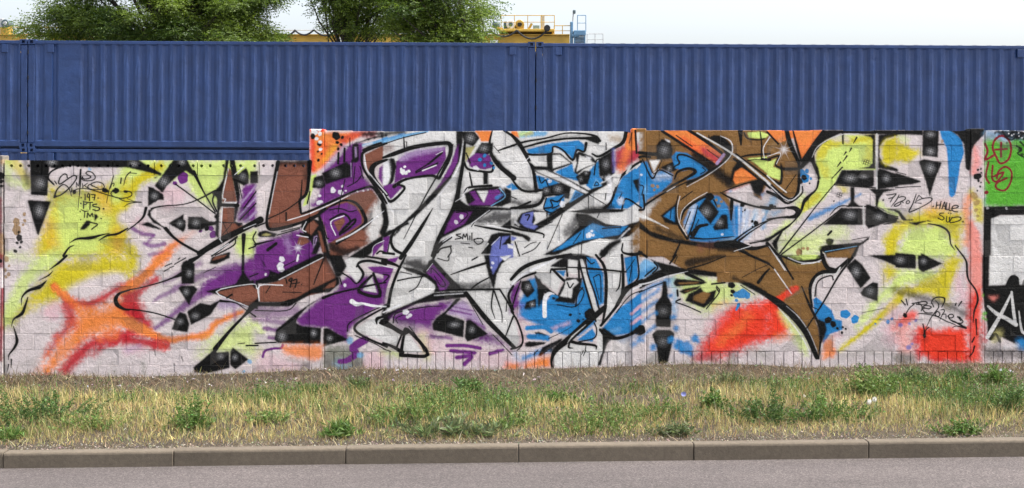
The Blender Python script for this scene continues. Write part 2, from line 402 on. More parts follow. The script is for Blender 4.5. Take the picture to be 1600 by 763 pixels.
D('K', "478 48 24 515 57 10 485 87 10 508 100 9 490 126 9 340 50 16 378 98 13 370 141 7 392 155 6 372 193 9"); D('H', "350 22 20 382 36 12 362 65 11 383 85 11 385 128 10 335 12 8")
D('H', "460 375 15 505 385 16 515 348 8 380 405 9 375 446 14 390 440 10 535 375 6 640 375 6 668 370 5 605 380 5 456 362 10", .85)
F('N', "645 160 770 98 770 190 700 215 685 250 700 310 770 400 740 370 660 245"); L('H', "645 160 660 245 700 300 780 395", 7, ly=3); L('K', "780 92 660 135 632 165 640 240 690 320 780 445", [12, 16, 16, 14, 16, 18]); L('K', "780 190 715 215 690 250 705 310 780 398", [14, 26, 34, 30, 20]); F('P', "770 205 735 240 730 300 770 365")
X('P', "385 520 440 475 540 445 595 470 630 530 630 570 500 650 430 690 415 600"); X('N', "462 562 522 532 532 560 492 622"); L('H', "475 640 446 560 526 524", 6, ly=3); L('K', "442 548 520 512 562 560 500 626", 12, ly=3); L('K', "500 636 530 592 586 545 590 562 550 602 505 630", 13, ly=3); L('K', "395 560 420 650 432 660", 8, ly=3); L('K', "440 490 500 480 560 500 600 490", 6, ly=3); L('K', "530 310 500 440 490 505", 6, ly=3); L('H', "480 676 560 640 640 590 700 545 763 495", [10, 10, 9, 7, 4], .6, .9, 3); L('K', "560 640 660 580 695 545", 14, ly=2)
F('P', "-10 700 150 640 270 605 330 680 380 620 390 700 345 780 -10 780", 2); L('K', "-5 590 60 565", 9); F('K', "8 640 20 618 60 612 125 632 110 652 25 652"); X('c', "30 640 60 628 95 636 70 644"); L('K', "-5 695 50 682 110 668", [14, 10, 4]); L('K', "70 728 120 690", 18); L('K', "125 640 260 600", 7); L('K', "150 620 270 590", 5); L('p', "180 660 200 750", 30, 5, .5, 1)
F('K', "270 560 340 538 400 560 425 690 450 780 410 780 385 700 360 760 320 780 345 720 330 680 290 640 270 600"); X('N', "310 572 345 552 372 580 330 640 292 612"); L('H', "300 560 278 605 298 620", 6, ly=3); X('N', "370 610 385 620 418 740 395 740"); X('N', "258 650 300 648 322 682 270 702 244 690"); L('H', "244 640 312 652", 6, ly=3); L('K', "265 630 330 660 340 690", 14, ly=2); X('p', "345 650 365 640 370 670 340 720"); L('K', "350 690 355 655 368 660 362 690", 6, ly=3); STAR(250, 715, 75)
F('K', "770 630 660 700 540 780 640 780 770 690"); F('P', "690 780 700 705 770 672"); L('H', "690 765 702 705 763 672", 4, ly=3); L('K', "770 570 750 620", 30, 3); L('K', "720 750 740 735 763 740", 10, ly=3); L('K', "450 700 540 760", 40, 6, .5)
T(2, 1)
F('P', "-10 -10 400 -10 200 100 150 150 100 130 -10 165"); F('P', "500 150 560 115 770 130 770 290 740 300 600 400 550 450 548 520 430 430 250 420 240 370 400 240 480 210", 2)
F('B', "-10 400 160 410 112 520 -10 530", 4, 1, 0); SP('L', "0 410 30 440", 40, 7, .7); SP('P', "-10 378 80 388 160 402", 34, 4, .6); SP('P', "50 430 150 446", 24, 2.5, .85); SP('P', "78 488 120 492", 24, 2.5, .8); L('P', "40 602 55 566 110 552 150 550 160 532", 15, 1, ly=1); SP('P', "-10 330 120 340 240 330", 70, 6, .6)
F('W', "505 45 560 8 770 28 770 64 640 40 612 60 640 112 602 162")
F('N', "20 180 150 140 410 -5 480 125 490 165 440 206 300 242 200 277 20 277")
F('K', "18 -5 70 80 130 105 380 -15 425 -5 250 92 130 152 60 167 -5 165 -5 148 70 122 84 92 50 60"); F('K', "-5 276 180 276 262 238 330 198 492 122 500 165 440 217 330 226 200 302 -5 300"); L('K', "-5 326 180 326 240 282", 6); F('K', "-5 175 16 175 16 276 -5 276"); F('K', "430 -5 510 -5 540 60 505 120 480 130"); L('g', "420 20 470 100", 40, 5, .5, 2)
F('N', "440 165 480 145 470 185 400 200", ly=3); L('H', "138 142 402 8", 6, ly=3); L('H', "160 175 22 178 20 268", 6, ly=3); L('K', "60 220 85 180", 6); L('K', "160 216 270 218", 5); L('K', "345 170 410 0", 6)
for s in ("180 140 184 162", "210 132 196 146 208 152 216 136 204 186", "222 146 244 142 234 188"): L('K', s, 8, ly=3)
D('K', "172 134 4 272 170 4", ly=3); L('K', "215 166 260 160", 6, ly=3)
D('H', "155 20 17 145 62 22 150 80 18 58 110 8 530 175 10 250 20 6", .85); L('H', "245 30 252 -5", 12, ly=3); L('K', "150 70 250 20", 5)
L('K', "775 158 640 186 480 222 400 250", [8, 10, 12, 18]); F('K', "405 243 330 280 240 340 120 440 110 500 130 520 385 525 390 430 270 418 240 400 246 372 310 302"); F('K', "402 432 430 430 552 500 400 542"); MESH("155 480 40 44 345 460 27 32 440 490 27 27"); L('K', "-5 522 60 518 120 515", 8)
F('O', "150 535 400 528 400 600 330 622 180 590", 3, .9); F('I', "0 560 130 600 310 620 310 700 0 700", 6, .5, 0); L('w', "200 620 300 640", 30, 5, .4, 1)
F('w', "404 540 560 540 640 590 640 738 404 738", 3, 1, 1); L('q', "430 620 460 720", 40, 6, .6, 1); L('q', "600 640 610 730", 40, 5, .7, 1); L('u', "500 650 560 700", 60, 8, .35, 1); F('q', "255 640 318 630 318 725 255 720", 3, .7)
L('P', "650 500 580 545 596 585 545 622 500 630", [50, 50, 40, 34, 30], 1.2, ly=2); D('u', "560 505 20 622 592 18", .85, 2, 1.5)
F('I', "645 572 770 572 770 735 645 735", 3, .5, 1)
F('W', "688 118 722 220 636 205"); L('K', "700 106 738 238 612 208 690 118", [16, 20, 18, 14]); L('K', "645 180 775 158", 8); L('K', "605 220 740 248", 5)
L('H', "572 272 600 288 640 285 700 298 775 302", [30, 26, 14, 16, 8], ly=3)
F('W', "598 432 775 312 775 512 600 450"); L('K', "780 302 690 350 602 405 592 445 660 490 780 542", [10, 12, 14, 16, 14, 14]); L('K', "545 450 556 402 640 352 780 288", 7); L('K', "590 475 700 520 775 560", 6); L('K', "720 405 722 375 775 358", [8, 20, 12]); L('K', "740 400 775 412", 16)
L('K', "600 65 620 38 680 30 775 52", [10, 16, 16, 14]); L('K', "610 60 640 110 600 165 560 130 510 100", [14, 16, 8, 7, 10]); F('P', "665 66 770 60 770 118 700 100"); L('K', "500 130 510 168", 8); L('K', "600 -5 780 22", 12)
T(3, 0)
F('W', "-5 18 770 14 770 770 -5 770"); L('K', "-5 38 120 22", 30, 4, .9, 1); L('u', "-5 78 150 42 260 22", [24, 18, 8], 1, ly=2); L('U', "-5 68 120 38", 12, 2, .7, 2); L('K', "-5 98 120 58 250 28", 6); L('N', "-5 130 40 120", 40, 5, .5, 1)
L('K', "118 55 122 130", [6, 12]); L('K', "135 85 136 125", 5); L('K', "120 84 136 84", 4)
F('P', "72 200 150 148 365 112 372 180 322 272 290 286 120 300 60 335"); L('p', "110 180 200 145 340 128", [40, 40, 25], 4, .85, 1); L('K', "-5 178 60 155 180 115 340 92 395 102 388 180 330 300", [14, 26, 26, 22, 26, 24, 16]); L('K', "325 300 280 285 180 296 110 315 60 350", [20, 16, 14, 16, 22])
for s in ("350 140 270 210 190 260", "320 210 190 268"): L('K', s, 8)
L('K', "345 150 265 215", 12); L('H', "310 222 230 255", 9, ly=3); L('K', "318 215 225 250", 4, ly=3); L('H', "350 140 310 160", 4, ly=3)
F('K', "20 185 60 180 75 230 55 320 20 370 10 370 40 290"); F('H', "-5 188 28 192 38 250 25 320 -5 345", 1.5); D('H', "124 232 8 112 262 17 148 258 9 102 245 7 133 268 11")
F('P', "-5 345 60 330 112 352 40 428 -5 368"); L('K', "70 335 118 350 112 378 40 440 -5 385", [10, 16, 14, 18, 12]); L('H', "-5 392 52 500", 6, ly=3)
F('K', "430 18 470 18 468 100 450 200 400 300 310 410 200 520 60 620 -5 668 -5 640 100 578 220 460 350 320 415 200 432 120"); X('P', "446 95 440 200 400 280 330 352 303 374 340 320 400 210 428 125"); L('K', "412 98 372 190 320 280 240 420 170 560 118 662", [6, 8, 10, 8, 6, 4]); L('H', "470 95 445 230 380 340 330 400", 7, ly=3)
L('K', "482 85 472 200 452 320 420 470 330 650 285 763", [14, 20, 24, 30, 24, 14]); L('K', "452 240 450 420", 26, 6, .6, 1); L('K', "292 478 230 580 160 690 100 775", [4, 20, 26, 26])
L('K', "-5 460 12 560 -5 625", 34, 1.5); L('K', "110 575 65 610 42 670 60 722 115 755", [10, 14, 16, 18, 18]); F('P', "-5 655 38 640 22 742 -5 745"); L('K', "40 640 22 742", 6); L('K', "-5 745 60 752", 14)
F('K', "455 20 540 22 572 60 532 112 480 92"); F('K', "540 150 580 88 652 90 648 140 620 162 556 166"); MESH("515 60 40 38 595 122 38 32"); F('O', "540 18 645 18 632 80 580 82 560 40"); L('K', "645 18 630 90 645 170 690 230 775 300", [8, 14, 18, 26, 30]); F('c', "480 118 545 108 510 170 485 205"); F('P', "495 190 545 150 632 160 652 235 600 250 515 235"); L('K', "478 205 500 245 570 258 640 262 652 225", 14); L('K', "490 150 515 210", 8); D('U', "572 190 12 600 166 11 600 222 10 640 210 10 655 238 8"); D('H', "545 238 14 560 246 9", .8)
F('K', "590 262 622 262 620 335 592 340"); L('K', "510 268 525 345", [8, 12]); L('K', "478 385 510 355 640 345", [8, 14, 16]); L('H', "470 400 500 362", 5, ly=3)
F('K', "480 392 540 358 650 350 700 345 770 380 770 440 700 468 520 472 495 450"); X('P', "495 460 545 432 508 382 542 376 582 442 620 372 680 366 712 402 640 462"); X('W', "553 376 622 375 595 447"); L('u', "640 464 722 412 690 360", 7, ly=3); L('U', "670 420 700 400", 18, 2, .8, 3); F('U', "725 350 770 325 770 358 740 362")
F('K', "415 470 445 425 500 462 700 475 770 480 770 492 650 490 540 560 380 640 330 665 340 630 400 500"); X('P', "420 500 528 500 480 572 358 634 380 570"); L('K', "430 505 480 500 500 520 450 570", 6, ly=3); D('H', "430 562 12 462 530 14", .8); L('H', "520 572 630 490", 6, ly=3); L('H', "425 440 480 405", 5, ly=3)
L('g', "560 555 660 535 770 520", [30, 60, 60], 6, .9, 1); F('K', "695 592 770 532 770 612"); L('K', "540 582 640 600 770 622", [6, 14, 12]); L('H', "600 575 680 592 760 608", 5, ly=3); L('K', "540 560 520 590", 5)
for s in ("456 632 430 638 462 655 425 664", "468 662 474 634 484 652 494 632 500 666", "512 645 512 668", "524 628 524 670", "535 664 580 660 590 678 560 694 536 670 560 658"): L('K', s, 7)
L('K', "458 686 510 692", 5); L('K', "505 712 528 716", 6)
F('K', "640 635 690 622 770 628 770 775 560 775 605 700"); X('v', "645 690 690 650 750 645 700 700 770 690 770 775 630 775"); L('H', "640 700 690 650", 4, ly=3); L('K', "700 650 690 720", 6, ly=3); X('H', "735 690 770 700 770 720 740 715"); L('W', "620 690 560 763", 10, ly=3)
STAR(705, 352, 70, .8); L('K', "775 105 720 122 680 136", [12, 12, 6]); L('K', "715 15 775 55", 14); L('K', "655 110 690 150", 4)
L('K', "295 775 330 700 400 652", [16, 22, 14]); L('K', "395 705 400 740 380 770", 8); L('H', "350 680 410 640", 6, ly=3); L('K', "320 745 340 720 400 705", 10)
T(3, 1)
F('W', "120 -10 775 -10 775 570 640 400 500 228 300 226 -5 345 -5 300 30 290 40 190 90 60"); L('g', "120 45 190 50 260 85", [30, 70, 50], 5, .95, 1)
L('K', "132 -5 84 90 44 200 25 300", [10, 16, 18, 20]); F('K', "100 62 180 75 280 118 330 170 330 212 295 222 310 175 250 132 130 85"); F('K', "-5 350 150 285 300 218 495 212 505 245 420 256 200 284 60 350 20 400 -5 410"); L('K', "490 225 600 365 700 470 775 545", [26, 30, 26, 22]); L('K', "500 255 590 410", [4, 12, 5])
L('H', "-5 338 100 288", 8, ly=3); L('H', "300 236 470 224", 7, .8, .8, 3); F('P', "-5 60 60 70 20 180 -5 300"); L('K', "-5 30 60 50 100 70", [26, 18, 10]); L('H', "-5 60 70 75", 6, ly=3); L('K', "-5 110 30 120 -5 160", 8, ly=3); L('K', "-5 305 30 300", 14); F('P', "-5 25 90 5 70 40 -5 40")
F('P', "36 372 100 330 200 300 420 264 300 380 290 430 100 402", 2.5); SP('P', "100 400 290 440", 60, 8, .5); F('p', "400 275 480 262 590 400 610 450 500 380 370 340", 2, .9); L('P', "380 320 520 350", 10, 1.5, .9, 1); L('P', "400 300 540 330", 6, 1.5, .8, 1); L('P', "500 380 600 430", 26, 3, .8, 1)
L('I', "230 460 260 560", 60, 9, .6, 0); L('L', "230 480 260 600", 40, 8, .5, 0)
L('P', "280 478 400 492", 22, 3, .8, 1); L('P', "375 535 480 535 572 550", 22, 1.2, ly=1); L('P', "400 566 540 578", 24, 1.5, ly=1); L('P', "435 606 520 598 480 645", 26, 1.5, ly=1); L('P', "632 582 710 560", 20, 2, ly=1); F('P', "520 490 630 455 735 540 600 520", 4)
F('K', "288 405 310 370 365 330 430 254 462 254 368 346 480 385 472 487 292 440"); F('K', "490 384 515 380 622 466 495 512 482 485"); MESH("420 410 50 27 525 440 30 32"); L('K', "55 400 65 350 120 328 240 305 350 298", [8, 6, 8, 6, 3]); L('K', "80 400 75 370 150 340", 5); D('H', "130 335 18 155 355 12 140 365 9", .85)
L('K', "-5 395 50 425 110 460 140 455", [40, 26, 26, 20]); F('W', "-5 412 98 470 76 536 -5 512"); L('K', "-5 520 50 540 110 575", [14, 18, 24]); L('K', "105 470 78 540", 12); L('K', "-5 555 40 570", 6)
F('W', "112 492 140 458 232 576 106 576"); L('K', "100 590 118 480 140 440 262 588 100 592", [22, 16, 20, 20, 22]); L('K', "150 420 200 490 240 570", 7)
F('K', "265 30 295 15 400 130 475 208 320 216 312 160 250 100"); X('P', "252 100 290 48 392 162 372 200 332 208 312 150"); L('K', "280 105 290 75 365 165 340 180 300 120", 5, ly=3); L('H', "255 90 290 45", 4, ly=3)
L('K', "398 112 500 76 610 42", [6, 12, 16]); L('K', "510 205 560 165 625 130", [6, 10, 8]); L('K', "80 148 160 132 232 124", 8); L('K', "228 122 196 185 150 214", 7); L('K', "320 15 380 30 388 0", 6); L('g', "440 175 620 180", 46, 7, .7, 1); L('K', "320 205 500 202 690 200", 10); L('K', "100 95 165 110", 5); L('K', "525 25 560 5", 8)
F('K', "595 -5 770 -5 700 50 672 110 655 205 622 110"); X('v', "628 -5 720 5 690 40 660 95 650 112 635 60"); D('H', "648 42 9 640 70 6", .8); X('H', "690 5 763 -5 720 30")
L('K', "652 205 640 300 662 375", [10, 8, 4]); L('K', "658 212 700 335 704 395", [10, 7, 5]); L('K', "690 200 740 280 770 340", [10, 12, 14]); L('K', "770 362 725 478", [12, 7]); L('K', "732 270 728 330", 6)
L('K', "770 180 742 240 770 320", [14, 16, 14]); F('P', "770 200 752 250 770 300"); SP('O', "735 655 775 665", 40, 6, .9); SP('L', "-5 580 90 585", 30, 8, .6); SP('P', "680 500 763 560", 20, 5, .5); L('K', "650 470 763 590", 5); SP('I', "300 530 760 640", 120, 20, .4)
# --- blue and silver letters
T(4, 0)
F('W', "-5 12 770 12 770 770 -5 770"); F('u', "20 62 60 18 218 22 200 48", 1); L('L', "50 40 110 26", 24, 4, .8, 1); F('O', "-5 18 30 20 45 62 -5 40"); L('c', "80 45 120 30", 16, 3, .8, 1)
L('K', "-5 108 80 82 200 62 320 32 440 36 500 52 525 78", [12, 12, 10, 8, 10, 16, 14]); L('K', "55 120 200 82 330 64 440 62 500 60", [10, 14, 12, 16, 20]); F('K', "420 60 500 52 528 78 515 98 470 82"); L('K', "240 60 400 46", 12, 3, .5, 1)
F('U', "85 130 230 92 400 74 432 100 430 142 392 132 362 192 340 162 250 112 232 152 100 157"); L('K', "60 122 95 158 230 154 246 112 300 130 362 192 386 132 430 142 442 92", [16, 14, 12, 10, 10, 14, 12, 12, 18])
L('K', "-5 40 40 90 90 175 125 250 145 375", [16, 26, 22, 18, 22]); L('K', "60 340 110 372 145 360", 34, 6, .7, 1); L('H', "65 212 110 168", 4, ly=3); L('K', "100 195 130 232", 10)
L('K', "130 240 210 235 240 250", 20); F('K', "205 160 240 150 290 150 365 215 235 260 205 245"); X('W', "242 162 285 160 348 210 242 242"); X('W', "100 200 205 190 210 232 140 225"); F('K', "375 160 400 140 480 172 510 210 430 245 385 285 365 275 385 210"); X('W', "402 162 440 178 498 212 432 236 384 262 396 200"); X('H', "435 165 475 180 460 195", 1)
F('U', "255 262 360 215 372 270 410 290 400 320 300 290"); F('U', "465 250 520 190 522 285 545 315 475 372 440 342"); L('K', "520 185 500 200 490 280", 8)
F('U', "138 280 250 310 300 340 160 368"); L('K', "138 275 150 368 300 345", 10); L('K', "160 290 175 330 200 310 215 345", 7); D('H', "225 318 12 200 300 6", .7)
F('K', "180 358 290 325 352 352 340 425 250 405 190 415"); F('K', "380 290 430 255 475 258 452 335 405 342"); F('K', "515 185 605 130 612 270 545 322 520 285"); MESH("205 375 27 27 275 365 37 32 410 305 17 22 442 270 17 17 560 215 32 42 538 293 17 14")
F('U', "188 482 202 418 312 398 312 450 225 522"); L('K', "190 480 240 470 230 430 270 440 310 405", 9); L('K', "240 480 280 460 290 420", 7); D('H', "300 455 18", .85); L('K', "205 418 190 484 240 510", 8)
X('u', "340 448 376 366 430 394"); X('U', "350 440 380 375 422 395"); X('K', "362 425 382 388 408 396"); X('U', "370 415 386 392 400 398"); X('u', "478 358 500 300 538 345"); X('U', "484 352 500 310 530 345"); L('K', "490 345 502 322 518 340 490 346", 5, ly=3)
X('K', "120 252 200 238 330 305 470 378 450 405 300 335 150 268"); X('W', "140 254 200 252 330 312 455 385 440 394 300 326 150 262"); X('H', "205 258 330 318 440 384 430 384 320 325", 1)
F('K', "225 525 400 405 560 318 605 290 598 325 470 395 330 492 190 590 120 625 95 600"); F('W', "470 402 600 322 580 440 540 492 330 492"); L('H', "575 300 590 330 575 420", 30, 4, .8, 1); L('K', "460 398 565 462", 5); L('K', "456 405 455 490", 5); L('K', "440 482 570 470", 26, 4, .8); F('K', "325 498 480 480 675 486 660 502 450 512"); L('K', "560 390 555 430", 6)
F('m', "612 130 690 88 770 90 770 185 640 262 612 240", 3); F('O', "690 15 742 10 742 135 690 132 670 110"); L('O', "690 130 650 250", 40, 6, .7, 1); L('K', "682 15 662 85 600 125 520 170 478 155", [24, 22, 16, 14, 10]); L('K', "735 15 742 150", 12); L('v', "605 130 610 260", 14, 3, .8, 2); L('K', "560 90 562 130", 6); L('d', "600 60 640 70", 40, 6, .6, 1); L('K', "715 30 700 90", 5)
F('U', "560 482 612 380 660 290 770 215 770 430 690 482"); L('K', "552 478 590 440 620 360 642 300 720 230 770 200", [18, 14, 14, 16, 14, 14]); F('K', "718 312 770 298 770 420 745 375"); L('K', "655 485 680 422 770 476", 10); D('H', "648 436 22", .6, 3, 2); L('W', "620 345 645 280", 14, ly=3); L('W', "685 268 708 226", 14, ly=3); L('W', "740 240 763 215", 10, ly=3); L('K', "605 380 590 470", 4, ly=3); L('K', "655 390 640 420", 5, ly=3)
F('U', "-5 325 52 365 -5 372"); L('K', "-5 300 45 362 100 380 180 372", [10, 16, 14, 12]); L('K', "-5 478 100 470 165 450 192 395", [14, 22, 18, 14]); L('g', "0 440 100 460 160 430", 30, 6, .6, 1); L('K', "-5 410 30 425", 6); L('K', "20 480 110 440", 12)
F('K', "10 580 55 508 130 488 215 500 210 548 160 600 130 625 50 600"); X('v', "46 562 66 512 130 500 118 565 155 588 130 606 80 592"); X('W', "128 502 202 502 206 538 160 562 125 582 140 545"); L('K', "80 520 105 520 92 550", 8, ly=3); L('H', "20 560 40 580", 12, 1.5, .7, 3); L('K', "150 570 190 580 240 560", 6)
L('K', "-5 590 60 608 180 630 188 655", [14, 14, 10, 6]); F('K', "-5 612 90 640 112 660 100 680 60 650 -5 640"); F('v', "-5 645 30 655 10 672 -5 672")
F('K', "165 770 300 690 400 590 380 510 450 515 560 572 660 585 770 552 770 580 700 645 620 668 520 660 380 705 225 775"); X('U', "240 738 400 622 480 568 560 592 692 584 640 638 560 650 420 672 300 722"); X('u', "430 640 480 570 520 585 480 650", 3, .5); D('H', "458 640 18 485 640 8 475 615 8", .85); L('K', "540 600 650 592", 7, ly=3); L('K', "365 690 410 625", 5, ly=3); L('K', "430 600 425 660", 4, ly=3); L('g', "330 630 390 550", 50, 7, .8, 1)
L('K', "300 515 255 620 210 722", 5); L('K', "416 690 410 770", 5); L('K', "522 505 508 535", 5); L('K', "540 750 590 700 640 675", [40, 30, 20], 2); F('C', "718 600 770 565 770 770 718 770", 4); L('K', "660 690 658 740 720 755 770 745", [8, 10, 20, 20]); L('H', "700 600 640 660 600 720", 8, 1.5, .8, 1); F('K', "320 775 360 750 430 752 490 775"); L('K', "60 755 130 725 168 682", 6); L('K', "18 680 45 763", 8); L('K', "75 715 110 690 145 680", 5)
T(4, 1)
F('W', "-5 -5 440 -5 330 70 300 130 265 215 150 130 130 100 -5 165"); L('K', "-5 140 60 75 150 35 260 10 350 -5", [18, 24, 22, 22, 22]); L('K', "-5 172 60 130 140 100", [8, 12, 14]); L('H', "0 170 60 115 160 65 260 18", [10, 18, 18, 8], ly=3); F('K', "225 62 330 -5 435 -5 435 62 300 72"); L('g', "330 10 400 10", 30, 4, .7, 3)
F('U', "95 140 152 130 172 240 172 335 50 335 36 280 70 230", 1.5); F('P', "-5 185 52 148 36 300 -5 335", 2); L('P', "0 330 60 300", 30, 6, .5, 1); F('K', "55 150 105 145 136 210 90 252 52 200"); F('K', "72 312 85 275 142 255 148 325 90 332"); MESH("95 185 27 32 120 288 22 24"); L('K', "52 150 20 240 -5 330", [8, 10, 8])
F('W', "132 108 232 78 335 68 300 130 262 212 150 132"); F('K', "128 100 175 160 285 245 268 272 195 205 175 345 155 330 150 175")
F('U', "178 272 250 240 380 282 400 180 440 90 545 100 552 280 490 312 502 400 395 482 300 472 200 422 60 362 50 332 172 300", 1.5); L('I', "230 440 340 400", 16, 4, .6, 1); L('I', "60 380 120 420", 20, 5, .6, 1)
L('H', "195 358 194 290 200 245 222 225 250 228", [26, 26, 26, 22, 8], ly=3); L('U', "225 300 235 240 270 245", 14, 1, ly=3)
F('K', "325 128 420 132 405 205 372 285 255 272 292 190"); X('W', "318 150 380 138 398 158 362 192 355 252 285 240 312 190"); L('K', "330 160 345 190 365 165", 8, ly=3); X('W', "335 20 392 28 386 112 332 100"); L('K', "330 68 440 72", 8, ly=3); L('K', "325 20 330 120", 12); L('K', "395 20 400 130", 12)
F('U', "260 88 320 88 310 125"); L('K', "240 80 440 76 560 84 680 96", [12, 14, 12, 10]); L('K', "228 100 240 80 290 130 330 165", [8, 14, 16, 16]); L('K', "270 292 380 302 430 220 400 180", 6); L('K', "380 300 390 230 420 190", 8)
F('U', "440 5 500 18 542 100 545 275 520 292 490 180 450 80"); L('W', "412 30 432 100 482 260 522 450 520 570", [26, 28, 28, 28, 40], ly=2); L('K', "396 10 416 100 468 280 500 390", [10, 12, 12, 10]); L('K', "436 10 452 110 492 220 520 320", [10, 10, 10, 10]); L('K', "490 400 505 440 490 490 400 512", 8); L('K', "500 -5 548 60 562 160 556 300 540 400", [14, 18, 20, 18, 12]); L('K', "485 128 526 120 530 275", 6, ly=3); L('K', "485 128 520 260", 5, ly=3); L('K', "440 10 470 45 490 40", 7, ly=3)
F('W', "555 -5 655 -5 662 240 562 382 562 200"); L('K', "655 -5 662 100 655 240 600 330 530 415", [16, 18, 20, 16, 16]); F('U', "668 12 745 -5 752 125 690 182"); L('K', "745 -5 756 100 740 150 680 190", [10, 10, 12, 18]); L('K', "715 60 700 150", 6); L('K', "680 90 705 60 730 20", 5); F('U', "757 90 770 80 770 140 757 150"); L('K', "648 100 640 180 620 212", [6, 10, 5]); L('K', "525 15 555 -5", 8)
L('K', "775 150 700 185 650 250 610 320", [26, 28, 24, 14]); L('H', "770 178 720 200 680 235", 8, ly=3); L('K', "775 205 700 240 620 340", 6)
F('U', "538 432 640 310 770 218 770 425 700 462 590 477 540 455"); L('K', "525 440 560 475 620 492 700 470 775 425", [16, 24, 20, 18, 26]); F('K', "705 460 735 430 770 415 770 475"); L('I', "770 295 712 345", 16, 2, .9, 1); L('I', "770 362 712 405", 16, 2, .9, 1); L('u', "770 330 712 375", 8, 2, .8, 1); L('u', "560 460 640 440", 20, 4, .5, 1)
D('K', "462 345 30 348 352 9 395 388 11 405 345 5 425 378 5", ly=2); L('K', "550 310 440 405 340 495 262 560 236 620 240 670", [30, 40, 38, 30, 16, 12]); F('K', "155 595 180 545 250 512 300 488 295 510 200 575 170 600"); X('g', "185 575 215 545 270 515 240 545 200 575"); L('W', "440 410 360 480 330 520", [4, 10, 4], ly=3)
F('K', "75 520 100 510 205 514 195 526 110 545 80 540"); F('K', "132 456 160 452 212 472 205 486 150 478"); L('K', "215 495 285 462", [4, 14, 4]); L('K', "290 462 360 420", [3, 8, 3]); L('K', "155 560 130 590", 5)
L('U', "92 430 190 425 232 450", 28, 1.5, ly=1); L('U', "105 480 210 490", 34, 2, ly=1); L('U', "70 610 150 580 220 560", 30, 5, .9, 0); L('U', "50 355 200 400 350 440", 44, 4, .9, 0); SP('I', "30 340 70 520", 40, 8, .5)
F('O', "65 645 150 610 230 590 232 665 80 672", 3); SP('O', "-5 665 50 645", 30, 5, .8); SP('u', "20 590 60 640", 30, 6, .5)
F('W', "245 590 340 520 500 530 522 560 530 655 250 662"); F('U', "388 502 480 432 500 470 480 512"); L('K', "345 508 400 522 495 534 502 556", [20, 18, 14, 5]); L('K', "345 510 338 545 362 550", [10, 12, 5]); L('K', "442 530 436 565", 5); L('K', "425 565 415 588", 5); L('K', "440 562 425 595", 5)
F('K', "525 420 560 470 620 478 570 520 550 580 530 650 510 655 530 590 535 500"); L('K', "-5 328 30 385 60 470 62 520 35 545 -5 555", [10, 12, 12, 12, 10, 12]); F('W', "-5 345 25 395 45 500 30 535 -5 545", 1); L('K', "30 565 60 535", 6)
SP('U', "720 530 775 500", 24, 5, .8); F('W', "590 500 700 480 705 640 550 650 560 560", 3, .5); L('U', "660 475 700 480", 60, 8, .4, 1); L('q', "695 480 698 640", 26, 4, .4, 1)
# --- ochre letter on the right bay
T(5, 0)
F('C', "-5 12 770 12 770 770 -5 770"); F('W', "-5 12 8 12 8 140 -5 140", 2); F('O', "140 18 300 18 484 152 455 215 440 212"); L('m', "380 130 460 190", [40, 60], 6, .9, 1); L('S', "260 80 340 140", 40, 6, .5, 1); L('K', "130 18 440 218", 16); L('K', "285 12 400 85 505 165", [16, 20, 14]); L('p', "500 160 458 212", 18, 1); L('K', "215 45 310 110", 6); L('K', "400 130 470 180", 5)
F('K', "405 60 440 42 500 52 552 110 545 170 470 240 280 345 270 335 400 265 480 205 515 165 480 110"); L('H', "480 48 538 78 552 130 530 180 470 235 380 295 280 350", [4, 7, 7, 5, 5, 5, 3], .7, .85, 3); L('K', "410 45 408 90", 6)
L('W', "340 30 560 160 775 335", [8, 12, 14], ly=3); L('K', "560 185 775 358", 14); L('K', "575 158 775 305", 10); L('K', "330 160 440 250 540 330", [40, 70, 60], 5, .9, 1)
F('K', "96 105 130 65 180 82 195 130 190 182 100 192"); X('H', "145 65 175 75 180 90 160 80"); F('K', "120 235 200 200 222 250 180 268"); MESH("145 130 44 48 175 240 22 22"); L('K', "-5 148 60 155 130 160", [18, 22, 20]); L('K', "-5 175 20 170 60 175", 14)
F('U', "188 170 215 142 280 150 412 250 350 292 280 312 240 250 208 242"); L('K', "196 255 205 232 235 210 222 180 235 160 300 175 412 250 345 300 280 325", [8, 8, 10, 10, 12, 10, 12, 10, 12]); X('C', "213 300 230 262 300 246 328 262 285 290 240 310"); L('K', "206 305 226 262 290 242 330 262 275 300 200 340 140 375", [8, 14, 16, 20, 14, 12, 10], ly=3); L('K', "370 235 390 255 360 275", 5)
F('U', "-5 210 40 198 80 285 130 248 195 275 192 322 140 372 40 430 30 492 -5 470", 1); L('H', "100 290 170 285", 40, 6, .55, 1); L('K', "15 188 72 302 112 250 195 285", [8, 9, 8, 8]); L('H', "75 275 110 245", 4, ly=3); X('W', "55 192 122 190 82 262"); L('K', "40 180 82 275 130 195", 5, ly=3); D('d', "75 345 12 105 350 10 85 370 8", .9); L('u', "30 360 30 440", 30, 5, .6, 1); L('K', "-5 340 20 350 10 400", 6); D('H', "8 280 8", .7)
L('W', "20 520 60 460 110 430", [50, 40, 14], 5, .8, 1); L('W', "-5 520 60 545 170 600", [26, 14, 3], 1, .9, 3); L('K', "30 460 60 440 150 385 300 312", [14, 12, 10, 6]); L('K', "20 400 25 480 -5 490", 12); L('H', "160 380 210 350", 5, ly=3)
F('K', "122 522 222 445 228 582 150 565"); X('U', "140 526 206 472 208 562"); L('K', "185 490 180 540", 5, ly=3); L('K', "228 400 212 480 225 570 280 662", [6, 8, 12, 12]); L('H', "238 408 222 480 232 560 278 640", 4, ly=3); L('K', "312 378 240 430", 6)
